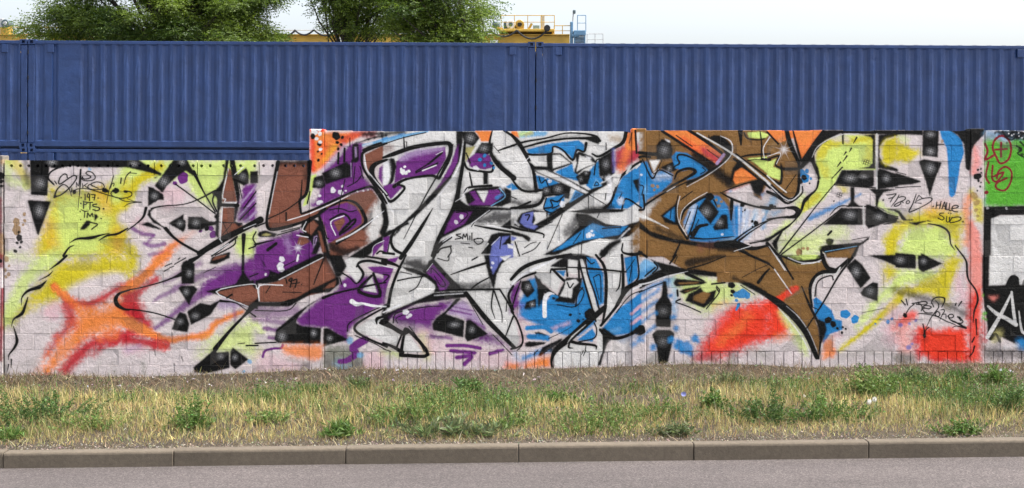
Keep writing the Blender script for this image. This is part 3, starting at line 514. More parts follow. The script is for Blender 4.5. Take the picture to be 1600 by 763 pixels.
F('U', "258 565 300 470 400 398 470 408 525 470 565 650 420 685 300 672", 1); L('H', "275 600 320 470", 30, 4, .6, 1); L('K', "345 465 320 560 285 660", [6, 9, 12]); L('K', "300 500 265 600", 6); L('K', "245 545 265 490 330 440 405 402", [8, 16, 16, 12]); L('H', "236 560 255 490 320 430 400 385", 4, ly=3)
F('K', "343 482 400 408 472 502 420 577"); F('K', "435 592 488 515 520 518 525 602 445 612"); MESH("395 500 44 44 475 565 34 34"); D('K', "415 410 24", ly=2); L('K', "440 430 460 470", 10); D('d', "455 430 9 485 440 9 470 465 10", .95)
L('K', "315 635 350 590 400 577", [34, 22, 16]); L('K', "300 655 400 662 560 648", [12, 8, 6]); L('K', "350 545 330 590", 5); D('H', "490 635 8", .7); L('u', "480 680 560 660", 14, 2, .8, 2)
F('K', "-5 555 60 615 200 660 400 688 560 680 595 700 440 722 200 685 80 655 -5 600"); L('K', "242 680 200 770", [8, 14]); L('K', "-5 738 40 770", 14); L('K', "470 705 560 715", 50, 4, .9)
F('U', "555 458 770 482 770 535 590 672 620 708 560 655 548 560", 1.2)
for s, w in (("590 650 592 475", 9), ("605 635 640 480", 10), ("620 615 690 490", 12), ("640 600 740 500", 12), ("600 690 620 640", 14)): L('H', s, [3, w], 2, .65, 2)
L('L', "620 700 680 640 763 590", [30, 60, 60], 4, .8, 1); L('K', "548 430 545 480 542 548", [20, 22, 10]); L('K', "478 385 560 428 660 462 775 486", [6, 14, 12, 12]); D('K', "610 460 13 625 490 6 612 500 4 690 570 15 668 555 6", ly=3)
F('K', "528 345 552 240 590 190 640 235 600 240 570 260 555 310"); F('O', "555 310 565 262 605 238 705 300 570 335"); L('K', "480 388 560 355 640 328 720 312", [4, 8, 8, 14]); F('I', "505 380 655 335 665 380 640 440 560 420", 1.5); L('u', "540 385 560 420", 24, 3, .8, 1); L('u', "600 380 610 430", 24, 3, .8, 1)
F('K', "655 320 770 310 740 340 722 410 690 395 665 375"); F('K', "635 400 700 405 722 440 690 462 650 456"); F('I', "725 400 770 340 770 420 730 440", 1.5); L('u', "740 400 770 470", 30, 3, .8, 1)
F('L', "640 182 775 170 775 285 690 215"); L('K', "570 160 600 200", 16); L('K', "605 172 660 162 775 155", [8, 12, 10]); L('K', "640 195 690 190 775 195", 6); F('L', "640 28 720 22 770 40 750 60 720 65 650 58"); L('K', "598 18 602 100", [30, 10]); L('K', "620 28 640 62 700 72 740 65", 8); L('K', "715 20 725 100 722 175", [6, 10, 8]); L('H', "770 60 735 120 740 180", 5, ly=3); L('K', "725 185 775 190", 14)
L('K', "590 672 660 620 775 548", [14, 8, 6]); L('K', "655 690 720 676 775 662", 7); F('K', "520 770 560 740 650 712 775 690 775 705 680 722 650 770"); L('H', "560 735 660 705", 4, ly=3); D('N', "360 720 20 420 700 24", .6, 1, 4)
T(5, 1)
F('C', "120 -5 770 -5 770 245 600 150 390 110 270 92"); F('K', "10 -5 100 35 280 80 330 78 540 115 640 150 775 222 775 262 640 185 540 135 390 118 270 100 160 112 60 20"); L('K', "285 42 400 20 500 0", [40, 34, 14], 3.5, .9); L('K', "285 78 400 45 510 0", [10, 8, 6]); L('K', "178 45 215 -5", 11); L('K', "205 42 222 5", 5); L('K', "610 128 700 80 770 50", 4); L('K', "705 158 740 110 770 78", [20, 14, 10]); L('K', "660 -5 770 45", 8)
F('u', "-5 50 30 15 100 50 118 80 70 110 -5 150", 1); L('U', "0 120 60 80", 30, 4, .7, 1); L('K', "30 120 90 70", 9); L('K', "85 40 105 70 75 105", 9); F('K', "-5 155 100 90 180 60 290 90 160 118 -5 200"); L('H', "-5 172 60 158 150 125 285 92", [10, 9, 7, 4], ly=3); L('K', "-5 218 60 190 150 155", 6)
for s, w in (("-5 235 80 180 200 140", 30), ("-5 285 110 200", 18), ("-5 345 100 270", 18), ("-5 405 90 335", 16), ("-5 490 90 420", 20)): SP('U', s, w, 3.5, .8)
for s in ("150 170 210 190 200 330", "240 150 300 130"): SP('u', s, 30, 6, .7)
F('K', "136 150 158 152 166 240 190 290 182 425 95 422 90 290 128 240"); F('K', "72 468 100 442 180 442 206 462 165 640 110 645 102 560"); MESH("140 330 48 42 135 510 48 48", 'H', .55); L('B', "95 434 182 434", 7, ly=3)
D('U', "200 365 17 215 432 17 185 500 20 78 545 20 270 545 42 325 490 22 300 582 18 230 520 24 215 540 20 180 238 12 95 340 10 340 505 16 250 560 20", .9, 1, 2.5)
F('L', "200 110 420 130 640 190 700 240 620 250 540 260 480 310 400 340 260 250", 7, .85, 0); SP('O', "500 280 450 300", 30, 8, .4)
F('K', "198 162 214 135 380 150 400 160 370 170 215 184"); X('C', "224 160 352 155 340 164 235 170"); F('K', "232 212 262 196 365 178 340 200 262 228"); X('C', "262 212 330 195 280 215"); F('K', "290 225 335 205 362 186 385 225 458 200 440 262 382 312 270 268"); X('C', "318 240 380 212 422 226 380 286 316 264"); L('K', "212 276 280 300 362 336", 7); L('K', "395 316 472 218 456 180", 7); L('K', "428 168 505 160", 10); L('K', "455 190 470 215", 8); L('K', "400 285 492 290", 4); L('K', "222 205 225 238", 12); L('K', "215 270 240 258", 9); L('K', "275 105 330 130 380 150", [20, 20, 8])
D('K', "545 175 20 552 212 13 545 235 8", ly=2); D('U', "608 225 30 640 236 19 575 265 10 570 230 18", .95, 1); L('U', "588 290 574 322", [20, 12], ly=1); L('K', "600 175 685 230", 5)
F('R', "775 270 680 275 520 310 455 370 395 460 325 580 340 625 520 600 660 545 775 495", 6, .75, 0); F('S', "775 275 680 290 540 330 470 400 430 480 380 560 400 590 520 590 640 540 775 480", 6, 1, 0); SP('O', "640 360 560 450 480 510", 40, 10, .55); SP('I', "470 330 420 400", 40, 8, .5); SP('R', "330 610 420 600 460 620", 40, 6, .6); SP('w', "300 600 320 650", 30, 7, .3); D('K', "8 440 26", ly=2)
SP('w', "90 610 60 650", 60, 8, .6); F('q', "525 575 580 555 585 640 525 640", 3, .5, 1); F('q', "405 595 465 590 460 635 400 630", 3, .5, 1); SP('w', "650 560 763 590", 40, 10, .5)
T(6, 0)
F('C', "-5 60 100 50 185 200 180 400 120 425 -5 330"); F('O', "-5 12 325 12 200 195 150 60 60 90 -5 30"); L('d', "20 120 90 60", 30, 4, .6, 1); L('K', "148 12 170 100 196 195", [8, 14, 14]); L('K', "330 14 280 80 200 198", [10, 12, 14]); L('K', "110 12 130 90 185 210", [26, 30, 20]); L('K', "-5 25 60 95", 12); L('K', "160 70 185 150", 6)
F('L', "-5 205 50 182 30 232 80 252 72 312 -5 285"); L('K', "-5 188 65 168 45 222 80 248 75 328 40 320 -5 292", [8, 12, 10, 12, 16, 18, 12]); L('H', "-5 170 75 150 50 215", 4, ly=3); F('K', "75 205 90 235 185 235 180 255 90 255 70 240"); STAR(95, 130, 90)
L('K', "185 200 178 380 120 428 -5 328", [14, 18, 22, 24]); L('H', "196 338 192 385 120 432 -5 330", 6, ly=3); L('K', "205 350 200 395 120 450 60 410 -5 380", [8, 8, 12, 20, 16]); L('K', "168 278 90 388", 5); L('W', "-5 285 60 345 110 385", 8, ly=3)
F('L', "285 180 330 80 450 42 625 48 640 250 440 250 400 330 330 430 200 510 150 560 60 620 -5 690 -5 600 180 470 290 370 302 320 280 240", 1.2); L('Y', "310 160 350 100 450 82 620 62", [60, 60, 40, 40], 5, .85, 1); L('Y', "310 210 340 270", 50, 7, .6, 1); L('Y', "620 80 600 180", 40, 7, .6, 1); L('Y', "290 410 210 470", 50, 6, .8, 1); L('Y', "430 340 460 370", 30, 6, .7, 1); L('B', "400 60 470 70", 30, 5, .7, 1)
SP('U', "-10 540 30 470 60 420", 40, 5, .7); SP('L', "60 560 160 520 200 420", 60, 8, .6); SP('U', "-10 460 60 420", 30, 6, .6)
F('K', "325 12 770 12 770 42 520 36 430 34 340 76 285 140 250 200 200 250 178 252 205 190 260 110"); L('W', "262 175 300 108 420 44 540 36", [4, 6, 6, 4], ly=3); L('K', "445 30 446 95", [10, 7]); L('K', "300 100 350 80", 4)
F('K', "245 190 275 150 280 200 300 240 312 300 300 330 292 290 270 240"); L('K', "300 320 285 370 220 430 195 500 150 560 100 600 -5 672", [14, 10, 20, 14, 8, 14, 12]); F('K', "200 470 215 430 260 395 240 430"); L('B', "255 210 290 300 270 360", 7, 1, .8, 2)
D('U', "200 265 20 232 258 13 222 300 26 255 303 8 190 285 10", ly=1); D('K', "215 296 16 190 318 17 248 331 5"); F('K', "85 478 150 470 182 494 165 522 105 538 128 508 90 490"); L('K', "-5 480 100 480", 9); L('K', "-5 545 60 535 120 528", 8); D('K', "20 467 13 42 468 6")
L('U', "252 540 400 468 550 396", [34, 24, 8], 3.5, .85, 1); 
for s in ("528 58 508 92", "497 122 485 142", "470 168 448 200", "465 145 452 162", "432 205 412 232", "442 236 380 302"): L('K', s, [10, 4])
F('K', "560 44 638 38 640 245 520 242 600 232 622 210 625 70 610 55"); F('K', "658 42 770 30 770 48 700 66 668 110 665 170 690 215 775 245 775 262 700 248 655 240"); L('W', "648 38 648 362", 10, ly=3); F('Y', "672 110 700 68 770 48 770 190 710 230 680 205", 2); MESH("585 205 36 24 425 400 30 22", 'K', .9)
F('K', "438 252 632 252 632 345 600 358 395 336"); F('K', "645 262 665 240 775 278 775 350 650 368"); MESH("490 300 54 34 570 290 40 20 705 300 34 34"); L('K', "395 340 640 358", 7); L('L', "440 246 640 248", 6, .5, .8, 3)
F('K', "490 352 516 352 514 440 550 470 465 474 492 442"); F('K', "600 362 775 365 690 384 662 422 652 468 770 530 640 470 640 400"); L('K', "640 470 700 510 775 530", 6)
F('K', "328 577 440 478 560 480 565 580"); F('K', "582 460 600 455 770 540 770 560 700 568 598 602 580 575"); MESH("490 520 54 38 660 530 44 32"); L('K', "368 520 420 470 500 466 640 472", [4, 7, 6, 6]); L('W', "568 470 572 590", 8, ly=3); L('K', "760 560 690 576", 5)
L('K', "400 330 300 450 200 580 70 748", [6, 7, 8, 10]); L('K', "440 480 300 590 80 754", [8, 7, 8]); SP('L', "110 700 250 680 420 620", 110, 14, .55); D('d', "185 740 20 235 720 10 205 718 8", .9); F('K', "342 665 365 658 392 665 390 682 370 708 345 688"); L('K', "357 638 378 616", 12); D('K', "392 437 5")
F('K', "298 730 310 705 340 700 560 682 610 640 600 668 545 705 520 770 350 770 330 735"); X('C', "348 748 526 712 490 775 350 775"); L('u', "340 738 530 705", 5, ly=3); L('K', "500 668 595 650", 4); L('K', "-5 690 70 775", [22, 24]); L('K', "82 620 40 690 50 730", [8, 18, 6])
F('Y', "688 660 720 610 775 570 775 775 700 775", 3, 1, 0); SP('L', "660 450 720 500 770 510", 30, 5, .8)
T(6, 1)
F('C', "-5 25 340 15 372 80 262 150 250 230 282 380 300 430 315 520 300 600 235 440 100 300 -5 240"); F('S', "-5 270 60 285 100 380 150 425 100 470 -5 505", 4, 1, 0); L('S', "50 275 110 225 165 195", [50, 36, 30], 3.5, .95, 2); L('S', "-5 300 40 300", 60, 5, .9, 2); SP('L', "80 330 140 420 200 520 230 590", [40, 60, 60, 30], 7, .7); SP('O', "130 470 60 490", 40, 8, .5)
L('K', "-5 236 70 285 150 355 230 460 290 605", [30, 44, 46, 40, 26]); L('H', "60 308 130 385 200 480 256 588", [4, 7, 7, 4], .8, .85, 3); L('H', "110 300 180 362 245 455 294 570", [3, 6, 5, 4], .7, .8, 3)
F('K', "45 -5 330 -5 345 25 290 38 200 34 150 20"); F('L', "180 -5 300 -5 280 18 210 22", ly=3); L('H', "120 10 200 40 310 36", 5, .7, .8, 3); L('K', "325 -5 340 45 368 84", [20, 20, 20]); L('K', "60 -5 150 138", 11); L('H', "38 80 140 225", 6, .6, .9, 3); L('K', "-5 40 45 85", [10, 6]); L('H', "50 0 110 90", 4, ly=3)
L('K', "510 -10 450 50 395 92 320 98 270 140 250 200 262 300", [16, 20, 26, 22, 22, 20, 12]); L('W', "400 108 330 112 285 140 272 200 264 255", [6, 9, 9, 8, 6], ly=3); L('K', "388 142 376 118 320 135 290 170 280 240", 8, ly=3); F('B', "295 160 370 130 390 145 300 300 285 250", 3); L('K', "505 10 420 120 330 275 230 430", [14, 11, 10, 8], ly=3); L('W', "430 70 395 130", 10, ly=3)
L('K', "200 180 250 300 300 400", [6, 16, 14]); F('U', "268 258 300 255 380 325 400 378 440 385 445 440 370 465 330 525 310 400 275 340"); D('U', "460 347 28 518 378 24 285 263 14", ly=1); D('K', "358 383 20 388 407 18 413 432 8 445 425 7 463 435 7 440 457 8"); F('K', "283 370 340 395 350 440 322 520 308 525 300 440"); L('K', "312 515 302 615", [12, 8]); L('K', "300 320 250 300", 5)
F('O', "340 512 385 480 402 600 318 620", 2.5, .9); SP('I', "400 470 420 480", 30, 6, .6); F('K', "466 62 520 18 560 50 612 132 552 195 520 150 500 118"); F('K', "552 222 572 190 622 155 656 162 652 272 560 238"); MESH("525 95 37 48 610 210 38 38"); L('B', "552 196 618 156", 7, ly=3)
F('Y', "688 40 775 70 775 130 690 170", 5, 1, 0); SP('L', "775 170 690 230 620 310 540 420", [60, 60, 50, 30], 8, .85); SP('Y', "780 265 690 340 600 425 430 560", [44, 40, 40, 24], 4.5); SP('I', "763 330 720 460 763 520", 70, 12, .6); SP('J', "775 400 760 440", 40, 10, .5); F('K', "590 -5 775 -5 775 66 700 32 640 12"); D('U', "715 393 12 738 375 9 668 378 5 640 405 6", .85)
SP('w', "400 600 560 580 763 590", 40, 10, .4); L('K', "560 340 700 310", 3)
T(7, 0)
F('K', "-5 12 160 12 160 44 60 40 -5 42"); F('Y', "-5 70 60 100 160 148 70 200 -5 215", 3, 1, 0); SP('L', "0 40 60 70", 30, 6, .5); F('K', "160 10 256 10 248 176 155 166"); F('K', "136 200 165 186 274 206 232 310 200 412 180 330"); MESH("205 40 40 28 205 140 40 36 205 240 42 48")
F('U', "258 14 330 14 392 70 406 150 382 220 368 320 352 400 330 416 316 400 308 200 300 120 270 60"); F('K', "305 10 532 8 525 40 470 95 452 130 442 250 430 258 415 240 405 100 365 42"); L('K', "250 98 285 98", 6); D('d', "275 80 10", .7)
SP('J', "465 110 480 200 465 260", [30, 60, 40], 6, .8); SP('I', "500 80 510 300", 40, 8, .5); D('K', "482 290 20 497 285 13 487 250 7 505 245 6 507 268 5 490 315 8 505 325 5 500 350 6 483 375 5"); D('d', "465 405 22 480 445 18 475 490 12 485 525 8", .75)
SP('Y', "450 380 490 460 490 540", [30, 70, 50], 6, .85); SP('O', "430 420 420 520 430 620 420 680", 40, 6, .7); SP('J', "450 570 465 660 470 775", [30, 70, 70], 5, .9)
F('Y', "-5 560 120 500 260 480 380 500 400 560 380 700 340 760 320 640 200 590 60 620 -5 720", 5, 1, 0); F('L', "60 595 280 580 330 690 380 775 -5 775 40 680", 5, .95, 0); SP('O', "200 490 330 480", 60, 12, .3)
F('K', "-5 266 70 290 142 314 148 324 100 336 -5 345"); L('K', "-5 262 60 278", 4); L('K', "-5 358 70 352 145 350", 5)
L('K', "190 570 270 588 315 625 325 690 350 728", [5, 12, 12, 8, 4]); L('K', "352 702 400 765", [8, 9]); F('K', "-5 744 110 754 120 775 -5 775"); F('K', "148 745 180 762 200 775 145 775")
F('u', "528 15 775 15 775 100 528 75", 3, .8); F('G', "528 70 600 62 640 90 700 70 775 60 900 60 900 472 528 470", 2.5); L('w', "540 60 580 50 640 100 720 110", 26, 5, .6, 1); L('K', "600 22 680 40 775 36", [14, 44, 40], 2, .9); L('K', "670 60 775 70", 14, 3, .8); D('K', "740 130 14 750 160 10 660 90 6 590 30 8 610 45 6", .85, 2, 1); D('H', "690 45 5 730 30 4 750 60 4")
F('K', "522 470 775 464 775 522 620 520 568 545 566 775 518 775 520 600"); F('W', "568 540 620 524 775 520 775 775 566 775"); D('H', "658 480 8 545 480 8", .6)
L('D', "600 180 575 120 590 70 630 48 672 75 686 130 668 190 620 212 595 170", 13, .8); L('D', "626 88 626 172", 13, .8); L('D', "590 130 660 126", 12, .8); L('D', "530 95 545 140 530 190 580 165", 14, .8); L('D', "660 300 600 330 600 362 650 372 684 320 686 260 650 232 610 260 600 300", 12, .8); L('D', "575 225 572 300 600 320 640 265 580 290", 12, .8); L('D', "550 205 535 290 555 330", 12, .8); D('D', "538 385 12"); SP('u', "535 420 530 460", 20, 5, .6)
T(7, 1)
F('J', "440 -5 522 -5 512 220 435 260 430 140", 4, .9, 0); F('S', "436 240 512 170 506 640 418 640 428 400", 4, .95, 0); SP('R', "450 250 440 420", 30, 7, .4); SP('I', "360 120 400 250", 60, 10, .6)
F('L', "-5 95 130 80 280 90 220 160 -5 180", 5, .95, 0); F('Y', "330 -5 400 15 340 130 318 260 320 310 200 225 60 240 -5 290 -5 200 120 175 250 110", 4, 1, 0); SP('g', "-5 205 120 235 260 280 400 340", 44, 6, .45)
F('K', "-5 -5 118 -5 118 76 -5 70"); F('K', "130 -5 190 5 278 46 160 97 132 76"); MESH("25 25 44 32 165 32 28 28"); MESH("278 45 20 40", 'K', .6)
L('K', "397 -5 420 40 424 110 436 150 474 205 486 265 465 330 458 398", [8, 12, 12, 10, 10, 12, 10, 5]); L('K', "475 378 480 470", [10, 6]); L('K', "466 485 452 514", 9); L('K', "466 538 456 575 435 602", [10, 8, 4])
F('S', "118 420 260 437 330 432 425 425 425 640 220 630 130 585", 3.5, 1, 0); SP('S', "100 355 60 370 30 400", [50, 60, 40], 6, .85); SP('J', "40 430 60 560", 80, 12, .6); SP('R', "110 480 130 600", 40, 8, .7); SP('R', "220 622 420 632", 26, 5, .6); D('v', "27 412 13 80 405 8 118 385 9 75 545 15 95 525 8", .8, 2, 1); SP('w', "20 600 90 610", 50, 7, .7); F('q', "0 580 90 580 90 640 0 640", 3, .5, 1)
F('W', "555 -5 775 -5 775 172 555 178"); F('K', "513 -5 557 -5 552 178 690 172 775 172 775 570 700 520 600 470 560 470 540 510 545 420 512 200"); L('K', "500 480 520 560", 30, 6, .5, 1)
L('K', "570 480 640 300 690 150 712 140", [50, 60, 50, 40]); L('K', "712 140 722 300 720 420", [40, 40, 50]); L('K', "550 290 640 360 720 410", 50)
L('W', "548 300 600 345 660 375 715 410", [14, 24, 24, 26], ly=3); L('W', "545 485 590 410 640 320 690 215", [24, 24, 20, 10], ly=3); L('W', "688 215 700 330 712 405", [14, 20, 18], ly=3); L('W', "732 330 748 440 770 465", [8, 16, 16], ly=3)
F('U', "718 492 775 500 775 568 730 570", 2.5); F('c', "585 450 632 438 625 510 570 520", 2.5, .9, 2); D('G', "525 345 14 520 370 10 518 235 8 535 380 8", .8, 2, 1.5); F('J', "548 240 612 238 580 275", 1.5, .8, 2); F('q', "540 540 775 560 775 610 500 610", 4, .9, 1); L('H', "650 545 720 530", 20, 4, .35, 2); L('R', "515 380 530 500", 24, 5, .7, 1)
# --- signatures and small writing
def TZ(x, y, k): TO[:] = [x, y, k]
TZ(70, 255, 150 / 1144)
for s, w in (("270 175 260 140 230 132 185 170 165 235 190 248 260 200 340 150 378 160 370 200 310 280 240 345 180 385 130 400", 15), ("318 395 300 330 265 275 215 258 160 300 130 350 112 410", [8, 12, 14, 16, 22]), ("325 295 318 345 330 320", 10), ("378 230 376 285", 9), ("378 232 405 265 430 80", [9, 10, 20]), ("430 80 425 230 410 400 395 560", [20, 16, 10, 6]),
             ("450 245 455 295", 10), ("460 275 510 240", 9), ("475 268 515 300", 10), ("450 165 445 195 500 212 580 200 602 165 570 115 520 100 492 118 510 140 550 165 520 185 470 190 450 175", 13), ("570 275 540 255 515 275 530 305 600 318 680 310 710 285 690 245 630 225 580 235 550 255 600 285 640 300", 12),
             ("345 330 400 308 480 305 580 325 700 365 800 395 900 420 985 410 1035 385 1030 350 990 335", [14, 10, 10, 11, 12, 12, 12, 11, 11, 12, 14]), ("820 150 800 230 770 310 735 475", [12, 11, 9, 7]), ("780 300 805 245 828 245 820 275", 10), ("805 335 788 365 820 400 900 420", [12, 11, 10, 10]), ("890 428 960 455 1060 465 1150 470", 10), ("985 425 1060 455 1150 465", 8), ("945 522 1000 485 1100 470", [5, 10, 8]),
             ("912 180 905 240", 16), ("1022 105 970 160 942 262", [14, 12, 8]), ("1022 118 1095 125", 8), ("45 195 85 235 122 268", [20, 12, 6]), ("118 215 140 248", 13)): L('K', s, w)
D('K', "125 395 18 352 345 24 715 325 30 740 330 20 850 328 32 828 332 22 870 326 20 960 340 18 978 342 14")
for s, w in (("480 370 480 440", 14), ("520 360 505 400 530 405 535 370 532 445", 14), ("555 375 600 378", 13), ("600 378 588 440", 13), ("565 410 600 410", 10), ("462 455 462 540", 13), ("462 462 505 470 490 492 465 490", 12), ("510 468 570 470", 12), ("540 470 538 550", 13), ("618 490 575 495 580 515 640 530 655 550 620 568 575 555", 14), ("432 555 475 575 520 572", [8, 14, 8]), ("478 580 472 650", 12), ("505 650 512 595 540 635 565 600 575 640", 13), ("550 710 630 730 590 765 560 790", 14)): L('K', s, w)
F('K', "588 610 620 610 640 640 605 685 592 680", ly=2); F('K', "430 770 495 685 548 690 535 740 480 790 420 800", ly=2)
D('K', "433 413 9 635 418 9 430 482 9 702 545 11 422 577 8 428 674 8 672 660 9")
D('u', "530 70 16 548 78 12", .7)
TZ(1370, 290, 150 / 1600)
for s, w in (("165 160 225 155 320 140 270 200 220 280", [16, 17, 18, 18, 12]), ("195 220 265 200", 15), ("370 160 320 250 235 355", [14, 18, 10]), ("370 200 420 185 470 195 470 230 420 260 330 300 285 340 330 345 390 310 400 280", 17), ("420 270 440 290", 16), ("525 250 495 265 490 295 525 300 550 275 530 252", 15), ("655 145 600 300 535 435 600 425 720 370 850 300 920 240 900 208 830 208 740 225 640 275", [14, 20, 24, 20, 16, 16, 16, 18, 18, 16, 12]), ("700 165 650 250", 14), ("700 165 760 215", 14), ("630 290 740 298", 13)): L('K', s, w)
D('K', "105 245 16 938 350 14 1436 606 14 1195 462 10 1235 468 11")
for s in ("1000 275 985 380", "1070 265 1045 385", "995 330 1060 325", "1085 390 1130 275 1140 400", "1095 345 1140 345", "1165 285 1155 395 1190 405", "1215 300 1205 410 1240 415", "1260 385 1320 375 1360 350 1320 330 1265 350 1250 400 1290 435 1345 440", "1115 460 1060 465 1045 490 1100 520 1120 550 1085 575 1020 545", "1165 520 1160 600 1200 605 1210 530", "1255 530 1215 615 1300 610 1390 575 1395 535 1330 525 1250 545"): L('K', s, 17)
L('K', "900 525 1020 535", [20, 30], 4, .45)
F('K', "120 390 250 395 320 400 385 430 440 500 500 565 700 570 560 585 450 590 410 560 360 470 280 420"); F('K', "510 612 640 610 740 598 850 580 940 605 830 600 740 625 670 665 620 660"); F('K', "110 660 220 620 370 595 500 640 380 615 250 635")
F('K', "0 355 50 420 140 480 300 510 370 545 340 570 120 610 0 660")
TZ(1400, 455, 120 / 1144)
L('g', "60 20 250 70 480 130 640 180 860 250 1000 330", [40, 70, 80, 60, 70, 60], 4, .5, 1)
for s, w in (("80 140 135 205", 20), ("150 120 170 205", 20), ("895 180 885 215", 18), ("975 155 930 225", [22, 14]), ("240 188 330 170 420 155 465 175 440 205 360 200 300 195", 18), ("270 195 200 250 150 330", 15), ("330 175 385 230 375 295", 15), ("430 250 400 235 430 220 490 220 525 240 490 265 430 255 395 270 430 315 480 328 540 325", 17), ("540 185 560 235", 17), ("525 190 545 130 600 95 680 92 720 110 720 160 680 240", [14, 18, 18, 20, 26, 20, 12]), ("590 145 630 190 630 250 570 330 520 400 450 540", [12, 16, 16, 15, 14, 10]), ("600 320 580 345 610 375 645 370 650 330 610 300 590 320", 16), ("650 440 690 350 720 305 710 275 670 280", [8, 14, 15, 15, 14]), ("690 350 740 345 745 405", 14), ("770 375 810 345 850 355 850 390 800 400 780 375 800 420 870 465 960 480 995 455 985 430", 17), ("320 345 360 332 460 345 600 375 740 445 880 500", [10, 14, 15, 16, 16, 12]), ("830 430 950 500 1040 550", [10, 26, 30]), ("845 540 900 520 1030 550", [10, 16, 24]), ("400 490 415 560 425 610", 18), ("490 540 450 570 425 620", 18), ("425 610 425 690", 28)): L('K', s, w)
D('K', "132 362 34 920 385 14 945 400 20 965 425 20 425 665 26")
L('K', "420 640 430 720", 90, 5, .45)
# --- extra fades and heavier outlines
T(2, 0); L('K', "440 700 520 740 600 720", [30, 50, 30], 4, .85); L('K', "640 600 670 560 690 500", [20, 26, 12], 3, .6); L('K', "60 560 90 600 200 590", 14, 2.5, .6); L('K', "410 480 380 520 400 600", [20, 26, 14], 1.5)
T(2, 1); L('K', "440 20 500 60 490 110", 40, 4, .7); L('K', "-5 285 120 288 220 262", 16); L('K', "410 10 350 150", 6, 1)
T(3, 0); L('K', "430 430 440 480", 50, 4, .7); L('K', "690 570 770 560", 40, 5, .6); L('K', "340 640 300 720", 18, 2); L('K', "640 160 700 230 770 290", 26, 2); L('K', "100 590 60 640", 14, 2); L('K', "-5 640 60 610 140 570", 20, 2)
T(3, 1); L('K', "240 90 300 150 330 200", 22, 2); L('K', "430 180 620 195", 30, 5, .6); L('K', "10 300 -5 350", 20, 2); L('K', "620 60 650 160", 20, 3, .8)
T(4, 0); L('K', "390 530 420 560 380 620", 40, 4, .7); L('K', "540 480 600 470", 24, 4, .7); L('K', "10 440 100 470 170 440", 20, 4, .5); L('K', "560 740 620 690", 40, 4, .6); L('K', "130 380 180 370 190 420", 14, 2); L('K', "225 520 330 455 450 390", 16, 1.5)
T(4, 1); L('K', "160 150 180 200 250 250", 22, 2); L('K', "560 120 558 300", 12, 2); L('K', "240 560 330 500", 30, 3, .8); L('K', "545 440 600 480", 26, 2)
T(5, 0); L('K', "330 170 420 240 520 310", 40, 5, .7); L('K', "100 600 250 660", 30, 4, .7); L('K', "420 700 600 710", 40, 4, .7); L('K', "40 460 100 430", 16, 4, .5)
T(5, 1); L('K', "160 70 300 100 420 110", 26, 3, .9); L('K', "560 130 700 200", 20, 3, .8)
T(6, 1); L('K', "30 270 120 340 200 430", 30, 4, .6)
TZ(1120, 260, 200 / 848)
F('C', "0 540 170 550 340 525 420 590 500 620 600 640 690 610 760 700 600 770 0 770"); F('B', "60 180 220 120 250 200 300 225 330 125 420 220 470 245 545 280 535 340 420 430 350 525 170 545 120 505 105 260", 1.2)
F('U', "108 255 175 265 150 470 165 540 118 500 100 380", 2.5); L('U', "200 300 190 420 150 520", [30, 24, 20], 4, .8, 1); L('u', "255 300 240 400", 26, 4, .9, 1); L('u', "330 300 310 400", 24, 4, .8, 1); L('U', "320 340 300 410", 16, 3, .7, 1); L('u', "390 200 330 300", 40, 6, .8, 1); L('u', "420 290 370 320", 24, 5, .6, 1); L('u', "230 410 200 470", 22, 5, .6, 1)
L('L', "470 380 420 420 340 480", [40, 40, 20], 6, .7, 1); F('L', "420 585 450 500 600 470 720 500 690 600 600 625 500 610", 6, .45); D('d', "545 570 20 575 545 9 602 545 10", .9, 1)
for s, w in (("150 210 150 250", 10), ("210 290 190 420", 8), ("270 290 235 420", 9), ("350 300 290 420", 9), ("175 270 180 400", 8)): L('H', s, w, 2.5, .6, 1)
L('K', "470 275 515 278 540 302 520 330 470 340", [16, 30, 40, 28, 14]); L('K', "290 265 400 278 480 272", 10); L('K', "105 500 200 430 290 380 390 345 480 338", [14, 9, 8, 10, 14]); F('K', "175 510 300 490 370 455 450 398 400 450 340 500 270 505"); F('K', "362 512 385 480 440 420 400 510 408 575 385 535")
L('K', "0 520 120 515 240 545 345 522", [40, 50, 26, 12]); L('K', "150 550 240 600 345 650", [30, 14, 8]); L('K', "342 525 420 610 505 748", [8, 16, 9]); L('K', "405 585 500 622 560 636 690 616", [8, 18, 22, 16]); L('H', "560 648 640 640 690 622", 6, ly=3); L('H', "345 530 400 610 450 690", [5, 8, 4], ly=3); L('K', "690 560 700 610 730 670 780 690", [14, 26, 26, 30]); F('K', "680 560 700 530 760 520 848 540 848 565 720 575"); D('K', "362 265 15 385 265 6 262 380 16 235 365 9 236 400 6", ly=3)
TZ(0, 0, 1)
F('S', "484 190 507 190 507 206 484 206", .5); D('H', "491 207 4 499 203 3"); D('K', "489 212 3 497 199 3"); F('C', "987 190 1010 190 1010 207 987 207", .5); F('O', "987 190 994 190 994 207 987 207", 1); F('K', "1500 190 1538 190 1537 206 1500 206", .5); F('q', "-14 190 7 190 7 250 -14 250", .5)
for s, w in (("1566 206 1574 214 1582 207 1590 216 1600 209 1612 217", 3), ("1570 214 1580 219 1592 212 1604 222", 2.5), ("1578 204 1596 208 1610 205", 3), ("1588 228 1596 234 1590 240 1600 246", 2.5), ("1594 222 1602 230", 3)): L('K', s, w, .6, .9)
D('H', "1584 210 1 1592 213 1 1599 206 1 1576 209 1")
for s in ("1553 505 1565 498 1580 502", "1586 470 1596 455 1600 440", "1548 530 1556 522 1562 534"): L('K', s, 4, 1, .8)
